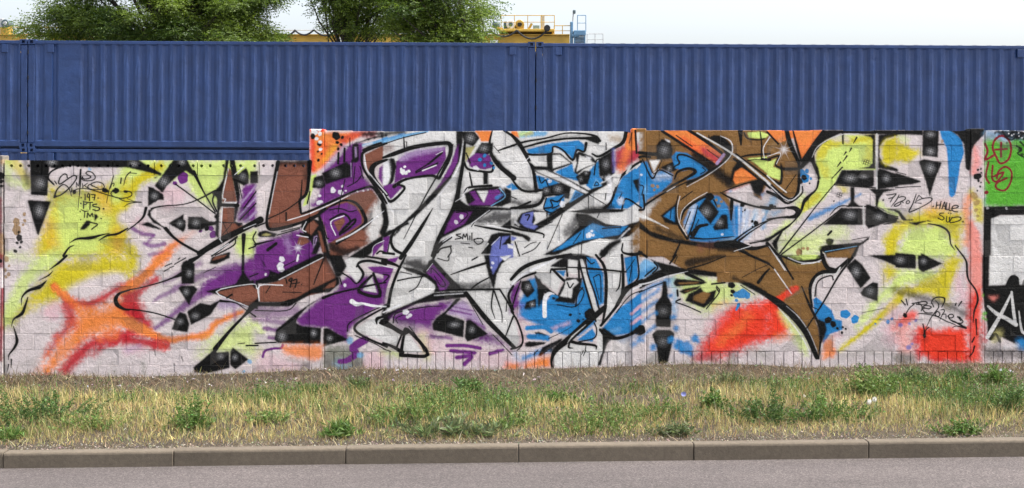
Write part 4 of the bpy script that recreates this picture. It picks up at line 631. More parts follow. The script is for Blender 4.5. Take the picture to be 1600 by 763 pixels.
# ================================================================ ground, road, kerb, verge
SL = .0115                                                # the street climbs gently to the right
KY = -2.88                                                # kerb front
def kz(x): return .03 + SL * x                            # kerb top
def wall_z(x): return .012 + .0142 * x
def grid(name, xs, ys, zf):
    xs = np.asarray(xs); ys = np.asarray(ys); nx, ny = len(xs), len(ys)
    X_, Y_ = np.meshgrid(xs, ys); Z_ = zf(X_, Y_)
    v = np.stack([X_.ravel(), Y_.ravel(), Z_.ravel()], 1)
    i = np.arange(nx - 1)[None] + np.arange(ny - 1)[:, None] * nx; i = i.ravel()
    f = np.stack([i, i + 1, i + nx + 1, i + nx], 1)
    me = bpy.data.meshes.new(name); me.from_pydata(v.tolist(), [], f.tolist())
    me.polygons.foreach_set('use_smooth', [True] * len(f)); return me
def fbm(x, y, seed=0, oct=4):
    rs = np.random.RandomState(seed); s = np.zeros_like(x, dtype=float); a = 1.0; fr = 1.0
    for o in range(oct):
        for k in range(3):
            an = rs.rand() * 6.28; ph = rs.rand() * 6.28
            s = s + a * np.sin((x * math.cos(an) + y * math.sin(an)) * fr * 2.2 + ph + 1.3 * np.sin((x * math.sin(an) - y * math.cos(an)) * fr * 1.3 + ph * 2)) / 3
        a *= .55; fr *= 2.03
    return s
def soil_mat():
    m, nt, b = mat_new('dry soil with straw'); p = wpos(nt)
    n1 = noise(nt, 2.2, 6, .6, p); n2 = noise(nt, 60, 6, .7, p); n3 = noise(nt, 240, 3, .7, p)
    c = ramp(nt, n1.outputs[0], [(.3, (.046, .034, .022)), (.55, (.082, .062, .039)), (.75, (.125, .10, .06))]).outputs[0]
    c = mixc(nt, 1, c, ramp(nt, n2.outputs[0], [(.3, .55), (.7, 1.35)]).outputs[0], 'MULTIPLY')
    c = mixc(nt, ramp(nt, n3.outputs[0], [(.62, 0), (.7, .6)]).outputs[0], c, (.36, .31, .24))
    nt.links.new(c, b.inputs['Base Color']); b.inputs['Roughness'].default_value = .95
    nb = bump(nt, b, n2.outputs[0], .8, .02); bump(nt, b, n3.outputs[0], .5, .006, nb); return m
def asphalt_mat():
    m, nt, b = mat_new('pinkish grey asphalt'); p = wpos(nt)
    v = node(nt, 'ShaderNodeTexVoronoi'); v.inputs['Scale'].default_value = 130; nt.links.new(p, v.inputs['Vector'])
    n1 = noise(nt, .8, 5, .6, p); n2 = noise(nt, 90, 4, .7, p)
    c = ramp(nt, v.outputs['Color'], [(.15, (.055, .046, .0445)), (.5, (.081, .068, .066)), (.9, (.134, .114, .11))]).outputs[0]
    c = mixc(nt, 1, c, ramp(nt, n1.outputs[0], [(.3, .86), (.7, 1.1)]).outputs[0], 'MULTIPLY')
    c = mixc(nt, 1, c, ramp(nt, n2.outputs[0], [(.3, .82), (.65, 1.1)]).outputs[0], 'MULTIPLY')
    mp = node(nt, 'ShaderNodeMapping'); mp.inputs['Scale'].default_value = (.25, 2.2, 1); nt.links.new(p, mp.inputs[0]); n5 = noise(nt, 1.6, 4, .6, mp.outputs[0])
    c = mixc(nt, 1, c, ramp(nt, n5.outputs[0], [(.35, .82), (.65, 1.06)]).outputs[0], 'MULTIPLY')
    nt.links.new(c, b.inputs['Base Color']); b.inputs['Roughness'].default_value = .9
    bump(nt, b, n2.outputs[0], .6, .006); return m
def kerb_mat():
    m, nt, b = mat_new('weathered concrete kerb'); p = wpos(nt)
    n1 = noise(nt, 1.6, 7, .7, p); n2 = noise(nt, 45, 6, .75, p); n3 = noise(nt, 260, 2, .6, p)
    c = ramp(nt, n1.outputs[0], [(.3, (.108, .087, .063)), (.7, (.15, .122, .09))]).outputs[0]
    c = mixc(nt, 1, c, ramp(nt, n2.outputs[0], [(.3, .72), (.7, 1.12)]).outputs[0], 'MULTIPLY')
    c = mixc(nt, ramp(nt, n3.outputs[0], [(.6, 0), (.72, .5)]).outputs[0], c, (.12, .11, .10))
    nt.links.new(c, b.inputs['Base Color']); b.inputs['Roughness'].default_value = .9
    nb = bump(nt, b, n2.outputs[0], .4, .006); bump(nt, b, n3.outputs[0], .3, .002, nb); return m
M_SOIL, M_ASPH, M_KERB = soil_mat(), asphalt_mat(), kerb_mat()
M_YARD = simple('grey yard paving', (.20, .19, .18), .9, .3, .4, bmp=.3)
struct(obj('ground', grid('ground', [-2500, 2500], [-2500, 2500], lambda x, y: x * 0 - 1.6), M_YARD))
struct(obj('yard', MB().box(-120, 120, .6, 260, -1.5, -.42).mesh('yard'), M_YARD))
road = grid('road', np.linspace(-40, 40, 41), np.linspace(-12, KY + .02, 12), lambda x, y: kz(x) - .093 + .012 * (y - KY))
struct(obj('road', road, M_ASPH))
# kerb stones, one metre each, with open joints
kerb = struct(empty('kerb', (0, KY, 0)))
prof = [(0, -.22), (0, -.016), (.0025, -.008), (.007, -.003), (.014, 0), (.077, 0), (.080, -.004), (.080, -.22)]
rs = random.Random(3)
JX = [(p - 800) / 269.0 for p in (5, 271, 540, 810, 1084, 1357)]
JX = [JX[0] - k for k in range(12, 0, -1)] + JX + [JX[-1] + k for k in range(1, 13)]
for i, (a, b) in enumerate(zip(JX, JX[1:])):
    m = MB(); n = len(prof); g = .0022; V = []
    for x in (a + g, a + g + .004, b - g - .004, b - g):
        sh = .0025 if x in (a + g, b - g) else 0
        for (py, pz) in prof: V.append((x, py + (sh if py < .04 else -sh), pz - (sh if pz > -.1 else 0) + kz(x)))
    Fc = [(s * n + k, s * n + (k + 1) % n, (s + 1) * n + (k + 1) % n, (s + 1) * n + k) for s in range(3) for k in range(n)]
    Fc += [tuple(range(n)), tuple(3 * n + k for k in range(n))]
    obj('kerb_stone', m.add(V, Fc).mesh('kerb_stone'), M_KERB, kerb, (0, rs.uniform(-.005, .005), rs.uniform(-.004, .004)))
def verge_z(x, y):
    t = np.clip((y - (KY + .08)) / (-(KY + .08)), 0, 1.2)
    base = (kz(x) - .012) * (1 - t) + wall_z(x) * t
    return base + .022 * fbm(x * 1.1, y * 1.6, 4, 4) * np.clip(t * 5, 0, 1) + .035 * np.sin(np.clip(t, 0, 1) * math.pi) ** 2 * .6
struct(obj('verge', grid('verge', np.linspace(-14, 14, 420), np.linspace(KY + .072, .1, 72), verge_z), M_SOIL))
# ================================================================ painted wall material
ALB = 1.12
def make_paint_image():
    a = paint_wall()
    a = np.clip(a * ALB, 0.003, .86) ** (1 / 2.2)
    im = bpy.data.images.new('spray_paint', PW, PH)
    out = np.ones((PH, PW, 4), np.float32); out[..., :3] = a[::-1]
    im.pixels.foreach_set(out.ravel()); im.update(); im.pack()
    return im
PAINT = make_paint_image()
def paint_material(name, dirt):
    m, nt, b = mat_new(name)
    p = wpos(nt); sx = node(nt, 'ShaderNodeSeparateXYZ'); nt.links.new(p, sx.inputs[0])
    def lin(src, k, o):
        n = node(nt, 'ShaderNodeMath', operation='MULTIPLY_ADD'); nt.links.new(src, n.inputs[0]); n.inputs[1].default_value = k; n.inputs[2].default_value = o
        return n.outputs[0]
    u = lin(sx.outputs[0], 191.0 / (PX1 - PX0), (800 - PX0) / (PX1 - PX0))
    v = lin(sx.outputs[2], 191.0 / (PY1 - PY0), 1 - (HOR + EYE * 191 - PY0) / (PY1 - PY0))
    cx = node(nt, 'ShaderNodeCombineXYZ'); nt.links.new(u, cx.inputs[0]); nt.links.new(v, cx.inputs[1])
    tx = node(nt, 'ShaderNodeTexImage', image=PAINT, extension='EXTEND', interpolation='Cubic'); nt.links.new(cx.outputs[0], tx.inputs[0])
    n1 = noise(nt, 5, 6, .65, p); n2 = noise(nt, 34, 6, .7, p); n3 = noise(nt, 150, 3, .6, p); n4 = noise(nt, 13, 8, .72, p, .6)
    c = mixc(nt, 1.0, tx.outputs[0], ramp(nt, n1.outputs[0], [(.3, .86), (.7, 1.05)]).outputs[0], 'MULTIPLY')
    c = mixc(nt, 1.0, c, ramp(nt, n2.outputs[0], [(.32, .88), (.6, 1.04)]).outputs[0], 'MULTIPLY')
    # chipped and dirty spots: grey render showing through the paint
    chip = ramp(nt, n4.outputs[0], [(.59, 0.0), (.68, .85)])
    spec = ramp(nt, n2.outputs[0], [(.52, 0.0), (.66, .8)])
    f = node(nt, 'ShaderNodeMath', operation='MULTIPLY'); nt.links.new(chip.outputs[0], f.inputs[0]); nt.links.new(spec.outputs[0], f.inputs[1])
    c = mixc(nt, f.outputs[0], c, (.12, .11, .10))
    if dirt: c = mixc(nt, dirt, c, (.10, .095, .09))
    nt.links.new(c, b.inputs['Base Color'])
    b.inputs['Roughness'].default_value = .55
    b.inputs['Specular IOR Level'].default_value = .12
    vr = node(nt, 'ShaderNodeTexVoronoi', feature='DISTANCE_TO_EDGE'); vr.inputs['Scale'].default_value = 26; nt.links.new(mixc(nt, .08, p, n2.outputs['Color']), vr.inputs['Vector'])
    flake = ramp(nt, vr.outputs[0], [(0, 0), (.12, 1)]).outputs[0]
    nb = bump(nt, b, n2.outputs[0], .48, .012); nb = bump(nt, b, n3.outputs[0], .4, .004, nb); nb = bump(nt, b, flake, .25, .006, nb); bump(nt, b, n4.outputs[0], .55, .02, nb)
    return m
M_PAINT = paint_material('spray painted masonry', 0)
M_JOINT = paint_material('spray painted mortar', .25)

# ================================================================ brick walls
PITCH, BL = 24.7 / 191, 48.0 / 191
def brick_mesh(name, l, h, seed, d=.115, g=.0020):
    rs = random.Random(seed); bv = .0017
    x, z = l / 2 - g, h / 2 - g; j = lambda: rs.uniform(-.0025, .0025)
    fr = [(-x + bv + j(), 0, -z + bv + j()), (x - bv + j(), 0, -z + bv + j()), (x - bv + j(), 0, z - bv + j()), (-x + bv + j(), 0, z - bv + j())]
    md = [(-x, bv, -z), (x, bv, -z), (x, bv, z), (-x, bv, z)]; bk = [(a, d, c) for a, _, c in md]
    f = [(0, 1, 2, 3)] + [(4 + k, 4 + (k + 1) % 4, (k + 1) % 4, k) for k in range(4)] + [(8 + k, 8 + (k + 1) % 4, 4 + (k + 1) % 4, 4 + k) for k in range(4)] + [(11, 10, 9, 8)]
    m = MB(); m.add(fr + md + bk, f); me = m.mesh(name); me.materials.append(M_PAINT); return me
BRICKS = [brick_mesh('brick', BL, PITCH, k) for k in range(8)]
SOLDIER = [brick_mesh('upright_brick', 14.2 / 191, 44 / 191, 20 + k, g=.0034) for k in range(4)]
def holed_brick(l, h, holes, r, d=.115):                   # a brick of the top row with round holes right through
    m = MB(); g = .0036; z0, z1 = -h / 2 + g, h / 2 - g; N = 8
    xs = [-l / 2 + g] + [(a + b) / 2 for a, b in zip(holes, holes[1:])] + [l / 2 - g]
    for i, hx in enumerate(holes):
        x0, x1 = xs[i], xs[i + 1]
        ring = [(hx + r * math.cos(2 * math.pi * (k + .5) / N), r * math.sin(2 * math.pi * (k + .5) / N) + .016) for k in range(N)]
        def edge(k):
            an = 2 * math.pi * (k + .5) / N; c, s = math.cos(an), math.sin(an)
            return (x1 if c > .5 else x0 if c < -.5 else hx + c * (x1 - x0) / 2, z1 if s > .5 else z0 if s < -.5 else s * 0)
        out = [(x1, 0.02), (x1, z1), (x0, z1), (x0, 0.02), (x0, -0.02), (x0, z0), (x1, z0), (x1, -0.02)]
        out = [(x1, .25 * z1), (hx + .4 * (x1 - hx), z1), (hx - .4 * (hx - x0), z1), (x0, .25 * z1), (x0, .25 * z0), (hx - .4 * (hx - x0), z0), (hx + .4 * (x1 - hx), z0), (x1, .25 * z0)]
        V = []; Fc = []
        for y in (0, d):
            V += [(a, y, b) for a, b in ring] + [(a, y, b) for a, b in out] + [(x1, y, z1), (x0, y, z1), (x0, y, z0), (x1, y, z0)]
        n = 20
        for s, o in ((0, 0), (1, n)):
            q = [(o + k, o + (k + 1) % N, o + 8 + (k + 1) % N, o + 8 + k) for k in range(N)]
            q += [(o + 8, o + 9, o + 16), (o + 10, o + 11, o + 17), (o + 12, o + 13, o + 18), (o + 14, o + 15, o + 19)]
            Fc += q
        Fc += [(k, (k + 1) % N, n + (k + 1) % N, n + k) for k in range(N)]
        Fc += [(16, 17, n + 17, n + 16), (18, 19, n + 19, n + 18)]
        if i == 0: Fc.append((17, 18, n + 18, n + 17))
        if i == len(holes) - 1: Fc.append((19, 16, n + 16, n + 19))
        m.add(V, Fc)
    me = m.mesh('holed_brick'); me.materials.append(M_PAINT); return me
def wall(name, px0, px1, top, base, soldier, label, holed=None, off=0.0, seed=1):
    rs = random.Random(seed)
    root = empty(name, (wx((px0 + px1) / 2), .06, wz(base))); ox, oz = root.location.x, root.location.z
    tag(root, label, 'wall')
    x0, x1 = wx(px0), wx(px1); zt = wz(top); zb = wz(base) - .10
    n = int(round((wz(top) - (wz(551) if soldier else zb)) / PITCH)) if soldier else int(math.ceil((zt - zb) / PITCH))
    zlow = zt - n * PITCH
    first = 1 if holed else 0.12
    jm = MB().box(x0 - ox + .004, x1 - ox - .004, .0018 - .06, .110 - .06, zlow - oz, zt - first * PITCH - oz + (.003 if first == 1 else -.002))
    obj('mortar', jm.mesh('mortar'), M_JOINT, root)
    if soldier: obj('mortar', MB().box(x0 - ox + .004, x1 - ox - .004, .010 - .06, .110 - .06, zlow - .24 - oz, zlow - oz - .001).mesh('mortar'), M_JOINT, root)
    def put(me, cx, cz, sx=1, sz=1):
        o = obj('brick', me, None, root, (cx - ox, -.06 + rs.uniform(-.0022, .0022), cz - oz), (rs.uniform(-.006, .006), rs.uniform(-.003, .003), rs.uniform(-.006, .006)))
        o.scale = (sx, 1, sz)
    for r in range(n):
        cz = zt - (r + .5) * PITCH
        if holed and r == 0:
            k = 0; hs = [wx(h) for h in holed]; bx = x0
            while k < len(hs):
                grp = hs[k:k + rs.choice((3, 4, 4))]; k += len(grp)
                nx = x1 if k >= len(hs) else (grp[-1] + hs[k]) / 2
                if k < len(hs) and len(hs) - k < 2: grp += hs[k:]; k = len(hs); nx = x1
                mid = (bx + nx) / 2
                me = holed_brick(nx - bx, PITCH, [h - mid for h in grp], .0135)
                put(me, mid, cz); bx = nx
            continue
        x = x0 - (BL * (.5 if r % 2 else 0) + off * BL + rs.uniform(-.045, .045))
        while x < x1 - .02:
            a, b = max(x, x0), min(x + BL, x1)
            sz = rs.uniform(.93, 1.0) if r == 0 else 1
            if b - a > .03: put(rs.choice(BRICKS), (a + b) / 2, cz - (1 - sz) * PITCH / 2, (b - a) / BL, sz)
            x += BL
    if soldier:
        x = x0; h = 44 / 191
        while x < x1 - .02:
            w = 14.2 / 191 * rs.uniform(.94, 1.06); b = min(x + w, x1)
            put(rs.choice(SOLDIER), (x + b) / 2, zlow - h / 2 - rs.uniform(0, .004), (b - x) / (14.2 / 191)); x = b
    return root
HOLES = [59, 72, 85, 97.5, 109, 122, 135, 155, 169, 183.5, 204, 218, 231.5, 252, 266, 280, 302, 315, 328.5, 349.5, 361, 376, 398, 412, 426, 446, 460, 474]
HOLES = [18, 32, 45] + HOLES
wall('brick_wall', -420, -14, 243, 592, False, 'dark red brick wall running on past the post at the left edge', None, .3, 3)
wall('brick_wall', 7, 483, 250, 590, False, 'low brick wall bay sprayed yellow and orange with a row of holes along its top', HOLES, .45, 5)
wall('brick_wall', 507, 987, 204, 590, True, 'tall brick wall bay sprayed with big silver and purple letters in the middle', None, .2, 8)
wall('brick_wall', 1010, 1516, 203, 575, True, 'tall brick wall bay sprayed ochre brown and lime with a red splash at its foot', None, .6, 11)
wall('brick_wall', 1538, 2030, 203, 566, True, 'bright green and silver brick wall with a dark red tag at the right edge', None, .1, 14)
def post(px0, px1, top, base, label):
    x0, x1 = wx(px0), wx(px1); zb = wz(base) - .25; h = wz(top) - zb; w = (x1 - x0) / 2
    me = MB().box(-w + .001, w - .001, -.004, .125, 0, h).mesh('post', .006)
    o = obj('concrete_post', me, M_PAINT, None, ((x0 + x1) / 2, 0, zb)); tag(o, label, 'post', 'concrete posts between the wall bays')
post(-14, 5, 243, 592, 'dark concrete wall post at the left edge of the picture')
post(483, 507, 202, 590, 'orange topped concrete post where the wall steps up in height')
post(987, 1010, 201, 575, 'concrete post between the silver letters and the ochre brown letter')
post(1516, 1538, 201, 566, 'salmon and red concrete post beside the bright green wall')
# ================================================================ stacked containers
def blue_mat():
    m, nt, b = mat_new('faded blue container paint'); p = wpos(nt)
    mp = node(nt, 'ShaderNodeMapping'); mp.inputs['Scale'].default_value = (3, 3, .35); nt.links.new(p, mp.inputs[0])
    n1 = noise(nt, 1.2, 6, .65, mp.outputs[0]); n2 = noise(nt, 2.5, 6, .6, p); n3 = noise(nt, 9, 5, .7, p)
    c = ramp(nt, n1.outputs[0], [(.3, (.008, .029, .108)), (.7, (.014, .043, .146))]).outputs[0]
    c = mixc(nt, 1, c, ramp(nt, n2.outputs[0], [(.3, .85), (.7, 1.12)]).outputs[0], 'MULTIPLY')
    rust = ramp(nt, n3.outputs[0], [(.68, 0), (.75, .6)]).outputs[0]
    c = mixc(nt, rust, c, (.055, .05, .075))
    nt.links.new(c, b.inputs['Base Color']); b.inputs['Roughness'].default_value = .5
    nb = bump(nt, b, n2.outputs[0], .3, .08); bump(nt, b, n3.outputs[0], .2, .03, nb); return m
M_BLUE = blue_mat()
M_ROOF = simple('faded sunlit container roof', (.34, .24, .24), .7, .3, 2)  # salmon base colour: faded paint with the sunlit look of the ridges painted in
M_DARK = simple('dark rubber and steel', (.012, .012, .014), .8, .2)  # near-black tone shared by cables, hinges, reel and wheel boxes
CD = 29.18; CY = CAMY + CD; CS = FPX / CD
CL, CH, CW = 12.19, 2.59, 2.44
def corr_profile(L, flats=True):
    d = .036; pts = [(0, 0)]; x = 0
    def rib(x): return [(x + .035, 0), (x + .103, d), (x + .175, d), (x + .243, 0), (x + .278, 0)]
    if not flats:
        k = int(L // .278); s = L / k / .278
        for i in range(k): pts += [(i * .278 * s + q * s, y) for q, y in ((.035, 0), (.103, d), (.175, d), (.243, 0))]
        return pts + [(L, 0)]
    pts += rib(0); x = .278; pts += [(x + .14, 0)] + [(a, b) for a, b in rib(x + .05)]; x = x + .05 + .278
    x += .46; pts.append((x, 0))
    end = L - .278 * 2 - .05 - .46
    k = int((end - x) // .278); ext = (end - x) / k
    for i in range(k):
        s = ext / .278; pts += [(x + q * s, y) for q, y in ((.035, 0), (.103, d), (.175, d), (.243, 0), (.278, 0))]; x += ext
    x += .46; pts.append((x, 0)); pts += rib(x); x += .278; pts += rib(x + .05); pts.append((L, 0))
    out = []
    for p in sorted(pts):
        if not out or p[0] - out[-1][0] > 1e-4: out.append(p)
    return out
def container_parts(seed):
    P = {}
    L_ = CL - .32; pr = corr_profile(L_, seed == 1); rs = np.random.RandomState(seed)
    zs = np.concatenate([[.165, .20], np.linspace(.3, 2.38, 9), [2.465, 2.50]])
    V = []; n = len(pr)
    for j, z in enumerate(zs):
        for (x, d) in pr:
            k = 0 if j in (0, len(zs) - 1) else 1                  # ribs die out against the rails
            dent = (rs.rand() - .5) * .010 if 1 < j < len(zs) - 2 else 0
            V.append((x + .16, .012 + d * k + dent, z))
    Fc = [(j * n + i, j * n + i + 1, (j + 1) * n + i + 1, (j + 1) * n + i) for j in range(len(zs) - 1) for i in range(n - 1)]
    me = bpy.data.meshes.new('side_panel'); me.from_pydata(V, [], Fc); P['side_panel'] = me
    P['top_rail'] = MB().box(.16, CL - .16, -.004, .06, 2.50, 2.575).mesh('top_rail', .006)
    P['bottom_rail'] = MB().box(.16, CL - .16, -.002, .07, .035, .165).mesh('bottom_rail', .006)
    P['corner_post'] = MB().box(0, .155, .004, .16, .118, CH - .118).mesh('corner_post', .012)
    m = MB(); w, h = .178, .118                               # corner casting with an open slot
    m.box(0, .052, -.008, .16, 0, h).box(.126, w, -.008, .16, 0, h).box(.052, .126, -.008, .16, 0, .022).box(.052, .126, -.008, .16, .096, h).box(.052, .126, .07, .16, .022, .096)
    P['corner_casting'] = m.mesh('corner_casting')
    m = MB(); V = []; k = 34; n = 0
    xs = np.linspace(.1, CL - .1, k * 4 + 1)
    V = [(x, y, 2.556 + (.026 if (i // 2) % 2 else .0)) for y in (.02, CW - .02) for i, x in enumerate(xs)]
    n = len(xs); P['roof'] = MB().add(V, [(i, i + 1, n + i + 1, n + i) for i in range(n - 1)]).mesh('roof')
    P['end_wall'] = MB().box(.02, .05, .16, CW - .16, .1, 2.5).mesh('end_wall')
    P['back_panel'] = MB().box(.16, CL - .16, CW - .05, CW - .02, .1, 2.5).mesh('back_panel')
    P['floor'] = MB().box(.05, CL - .05, .08, CW - .06, .003, .16).mesh('floor')
    P['hinge'] = MB().box(0, .02, -.012, .03, 0, .09).mesh('hinge')
    P['tie_plate'] = MB().box(0, .16, -.004, .05, 0, .20).mesh('tie_plate', .008)
    return P
TILT = -.0052
CP = [container_parts(1), container_parts(2)]
def container(x0, zb, label, k, mirror=False):
    P = CP[k]
    root = empty('shipping_container', (x0, CY, zb), (0, -TILT, 0)); tag(root, label, 'container', 'blue containers stacked behind the wall')
    for nm in ('side_panel', 'top_rail', 'bottom_rail', 'back_panel', 'floor'): obj(nm, P[nm], M_BLUE, root)
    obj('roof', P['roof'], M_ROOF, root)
    for x in (0, CL - .155):
        for y in (0, CW - .164): obj('corner_post', P['corner_post'], M_BLUE, root, (x, y, 0))
    for x in (0, CL - .178):
        for z in (0, CH - .118):
            for y in (0, CW - .15): obj('corner_casting', P['corner_casting'], M_BLUE, root, (x, y, z + (.014 if z else -.0)))
    for x in (0, CL - .07): obj('end_wall', P['end_wall'], M_BLUE, root, (x, 0, 0))
    for z in (.32, .98, 1.64, 2.25): obj('hinge', P['hinge'], M_DARK, root, (-.004, 0, z))
    obj('tie_plate', P['tie_plate'], M_BLUE, root, (.46, 0, 2.29)); obj('tie_plate', P['tie_plate'], M_BLUE, root, (CL - .62, 0, 2.29))
    return root
gap = .022
xm = (43 - 800) / CS; zt = EYE + (HOR - 62.5) / CS - CH
def base_at(x): return zt + TILT * (x - xm)
xl, xr = xm - CL - gap, xm + CL + gap
container(xl, base_at(xl), 'blue container at the left edge of the picture, upper row', 1)
container(xm, base_at(xm), 'long blue container in the middle of the upper row, under the trees', 0)
container(xr, base_at(xr), 'blue container on the right of the upper row, against open sky', 1)
container(xl, base_at(xl) - CH - .014, 'lower blue container at the left edge, just its top showing over the wall', 0)
container(xm, base_at(xm) - CH - .014, 'lower blue container showing as a strip above the low wall bay', 1)
container(xr, base_at(xr) - CH - .014, 'lower blue container hidden behind the tall wall on the right', 0)

# ================================================================ gantry crane
M_YEL = simple('crane yellow paint', (.46, .285, .035), .5, .25, 1)
M_CREAM = simple('faded cream steel', (.50, .43, .30), .6, .2, 1)
M_CBLUE = simple('crane light blue paint', (.10, .22, .36), .5, .25, 1.5)
M_STEEL = simple('galvanised rail steel', (.38, .39, .40), .45, .2, 4)
M_MOTOR = simple('grey green motor housing', (.075, .11, .125), .5, .25, 4)
M_WHITE = simple('white painted steel', (.72, .72, .70), .5, .12, 4)
CRD = 62.0; CRY = CAMY + CRD; KS = FPX / CRD               # pixels per metre at the crane
def cx(px): return (px - 800) / KS
def cz(py): return EYE + (HOR - py) / KS
crane = empty('gantry_crane', (cx(450), CRY, -.42)); tag(crane, 'yellow gantry crane with trolley and railings rising behind the containers', 'crane')
inv = -Vector(crane.location)
def cpart(name, m, mat, bevel=0, smooth=False, parent=None):
    return obj(name, m.mesh(name, bevel, 1, smooth), mat, parent or crane, inv if parent is None else (0, 0, 0))
gx0, gx1, gz1 = cx(-60), cx(890), cz(55.5)
cpart('girder', MB().box(gx0, gx1, CRY, CRY + 1.1, gz1 - 1.5, gz1), M_YEL, .02)
cpart('girder', MB().box(gx0, gx1, CRY + 4.2, CRY + 5.3, gz1 - 1.5, gz1 - .02), M_YEL, .02)
cpart('girder_flange', MB().box(gx0, gx1, CRY - .12, CRY + 1.25, gz1, gz1 + .05), M_YEL)
for x in (gx0 + .8, gx1 - .8):
    for y in (CRY + .05, CRY + 4.25): cpart('gantry_leg', MB().box(x - .45, x + .45, y, y + .95, -.42, gz1 - 1.5), M_YEL, .02)
    cpart('end_beam', MB().box(x - .4, x + .4, CRY + 1.1, CRY + 4.2, gz1 - 1.3, gz1 - .2), M_YEL, .02)
def railing(px0, px1, py_top, py_bot, y, mat, mid=True, step=1.3, name='railing'):
    m = MB(); x0, x1, z0, z1 = cx(px0), cx(px1), cz(py_bot), cz(py_top); r = .022
    m.tube([(x0, y, z1), (x1, y, z1)], r)
    if mid: m.tube([(x0, y, (z0 + z1) / 2), (x1, y, (z0 + z1) / 2)], r * .8)
    k = max(1, int(round((x1 - x0) / step)))
    for i in range(k + 1): x = x0 + (x1 - x0) * i / k; m.tube([(x, y, z0 - .04), (x, y, z1)], r)
    return cpart(name, m, mat)
railing(-40, 150, 42.5, 56, CRY + .1, M_YEL, False); railing(400, 760, 47, 56, CRY + .1, M_STEEL, False, 2.0); railing(866, 892, 40, 56, CRY + .1, M_YEL, True, .5)
# trolley deck with hoist machinery
cpart('trolley_deck', MB().box(cx(780), cx(866), CRY - .35, CRY + 5.4, cz(50.5), cz(46.5)), M_YEL, .02)
for a_, b_ in ((783, 790), (850, 862)): cpart('trolley_wheel_box', MB().box(cx(a_), cx(b_), CRY - .1, CRY + .6, cz(55.5), cz(50.5)), M_DARK)
railing(783, 866, 25.5, 46.5, CRY - .3, M_YEL, True, .66)
def drum(px, py, r, y0, y1, mat, name, n=20, hub=None):
    x, z = cx(px), cz(py); m = MB(); V = []; 
    for y, q in ((y0, r * .86), (y0 + .03, r), (y1, r)): V += [(x + q * math.cos(2 * math.pi * k / n), y, z + q * math.sin(2 * math.pi * k / n)) for k in range(n)]
    Fc = [(s * n + k, s * n + (k + 1) % n, (s + 1) * n + (k + 1) % n, (s + 1) * n + k) for s in range(2) for k in range(n)] + [tuple(range(n)), tuple(2 * n + k for k in range(n))]
    o = cpart(name, m.add(V, Fc), mat)
    if hub:
        V = [(x + q * math.cos(2 * math.pi * k / n), y, z + q * math.sin(2 * math.pi * k / n)) for y, q in ((y0 - .05, r * .42), (y0 + .01, r * .5)) for k in range(n)]
        cpart('hub', MB().add(V, [(k, (k + 1) % n, n + (k + 1) % n, n + k) for k in range(n)] + [tuple(range(n))]), hub, parent=o)
drum(798, 38.5, 7.2 / KS, CRY - .1, CRY + .8, M_WHITE, 'brake_drum', hub=M_MOTOR)
drum(812, 38.5, 7.4 / KS, CRY - .05, CRY + 1.6, M_YEL, 'cable_drum', hub=M_DARK)
drum(854.5, 46, 5 / KS, CRY - .6, CRY - .4, M_DARK, 'cable_reel')
m = MB(); ring = []
for i, (dx, r) in enumerate(((-6.5, 2.5), (-5.5, 5), (2, 5.6), (4.5, 5), (5.5, 3))):
    ring.append((cx(775.5 + dx), r / KS))
V = [(x, CRY + .2 + r * math.cos(2 * math.pi * k / 14), cz(38.5) + r * math.sin(2 * math.pi * k / 14)) for x, r in ring for k in range(14)]
m.add(V, [(s * 14 + k, s * 14 + (k + 1) % 14, (s + 1) * 14 + (k + 1) % 14, (s + 1) * 14 + k) for s in range(4) for k in range(14)] + [tuple(range(14)), tuple(56 + k for k in range(14))])
cpart('hoist_motor', m, M_MOTOR, smooth=True)
cpart('motor_bracket', MB().box(cx(776), cx(786), CRY, CRY + .5, cz(46.5), cz(43)), M_YEL, .01)
cpart('gear_case', MB().box(cx(787), cx(793), CRY + .1, CRY + .9, cz(46.5), cz(33)), M_MOTOR, .03)
cpart('control_cabinet', MB().box(cx(833), cx(843), CRY - .1, CRY + .4, cz(46.5), cz(40)), simple('pale green cabinet', (.25, .33, .28), .5), .01)
cpart('control_cabinet', MB().box(cx(845), cx(851), CRY - .1, CRY + .4, cz(46.5), cz(25)), M_CREAM, .01)
cpart('lever', MB().tube([(cx(826), CRY, cz(46)), (cx(831), CRY, cz(37))], .07), M_YEL)
def festoon(px0, px1, py0, sag, name='festoon_cable'):
    m = MB(); m.tube([(cx(px0 + (px1 - px0) * t / 10), CRY - .35, cz(py0 + sag * 4 * (t / 10) * (1 - t / 10))) for t in range(11)], .05, 6); cpart(name, m, M_DARK)
for a in ((735, 766, 49, 9), (766, 808, 48.5, 10), (808, 854, 49, 13), (430, 462, 50, 8), (462, 492, 48, 8), (492, 528, 48, 9), (528, 560, 50, 8)): festoon(*a)
cpart('name_board', MB().box(cx(766), cx(778), CRY - .06, CRY - .02, cz(67), cz(63)), M_WHITE); cpart('name_board', MB().box(cx(42), cx(78), CRY - .06, CRY - .02, cz(63), cz(52)), M_WHITE); cpart('name_board', MB().box(cx(531), cx(545), CRY - .06, CRY - .02, cz(66), cz(57)), M_WHITE)
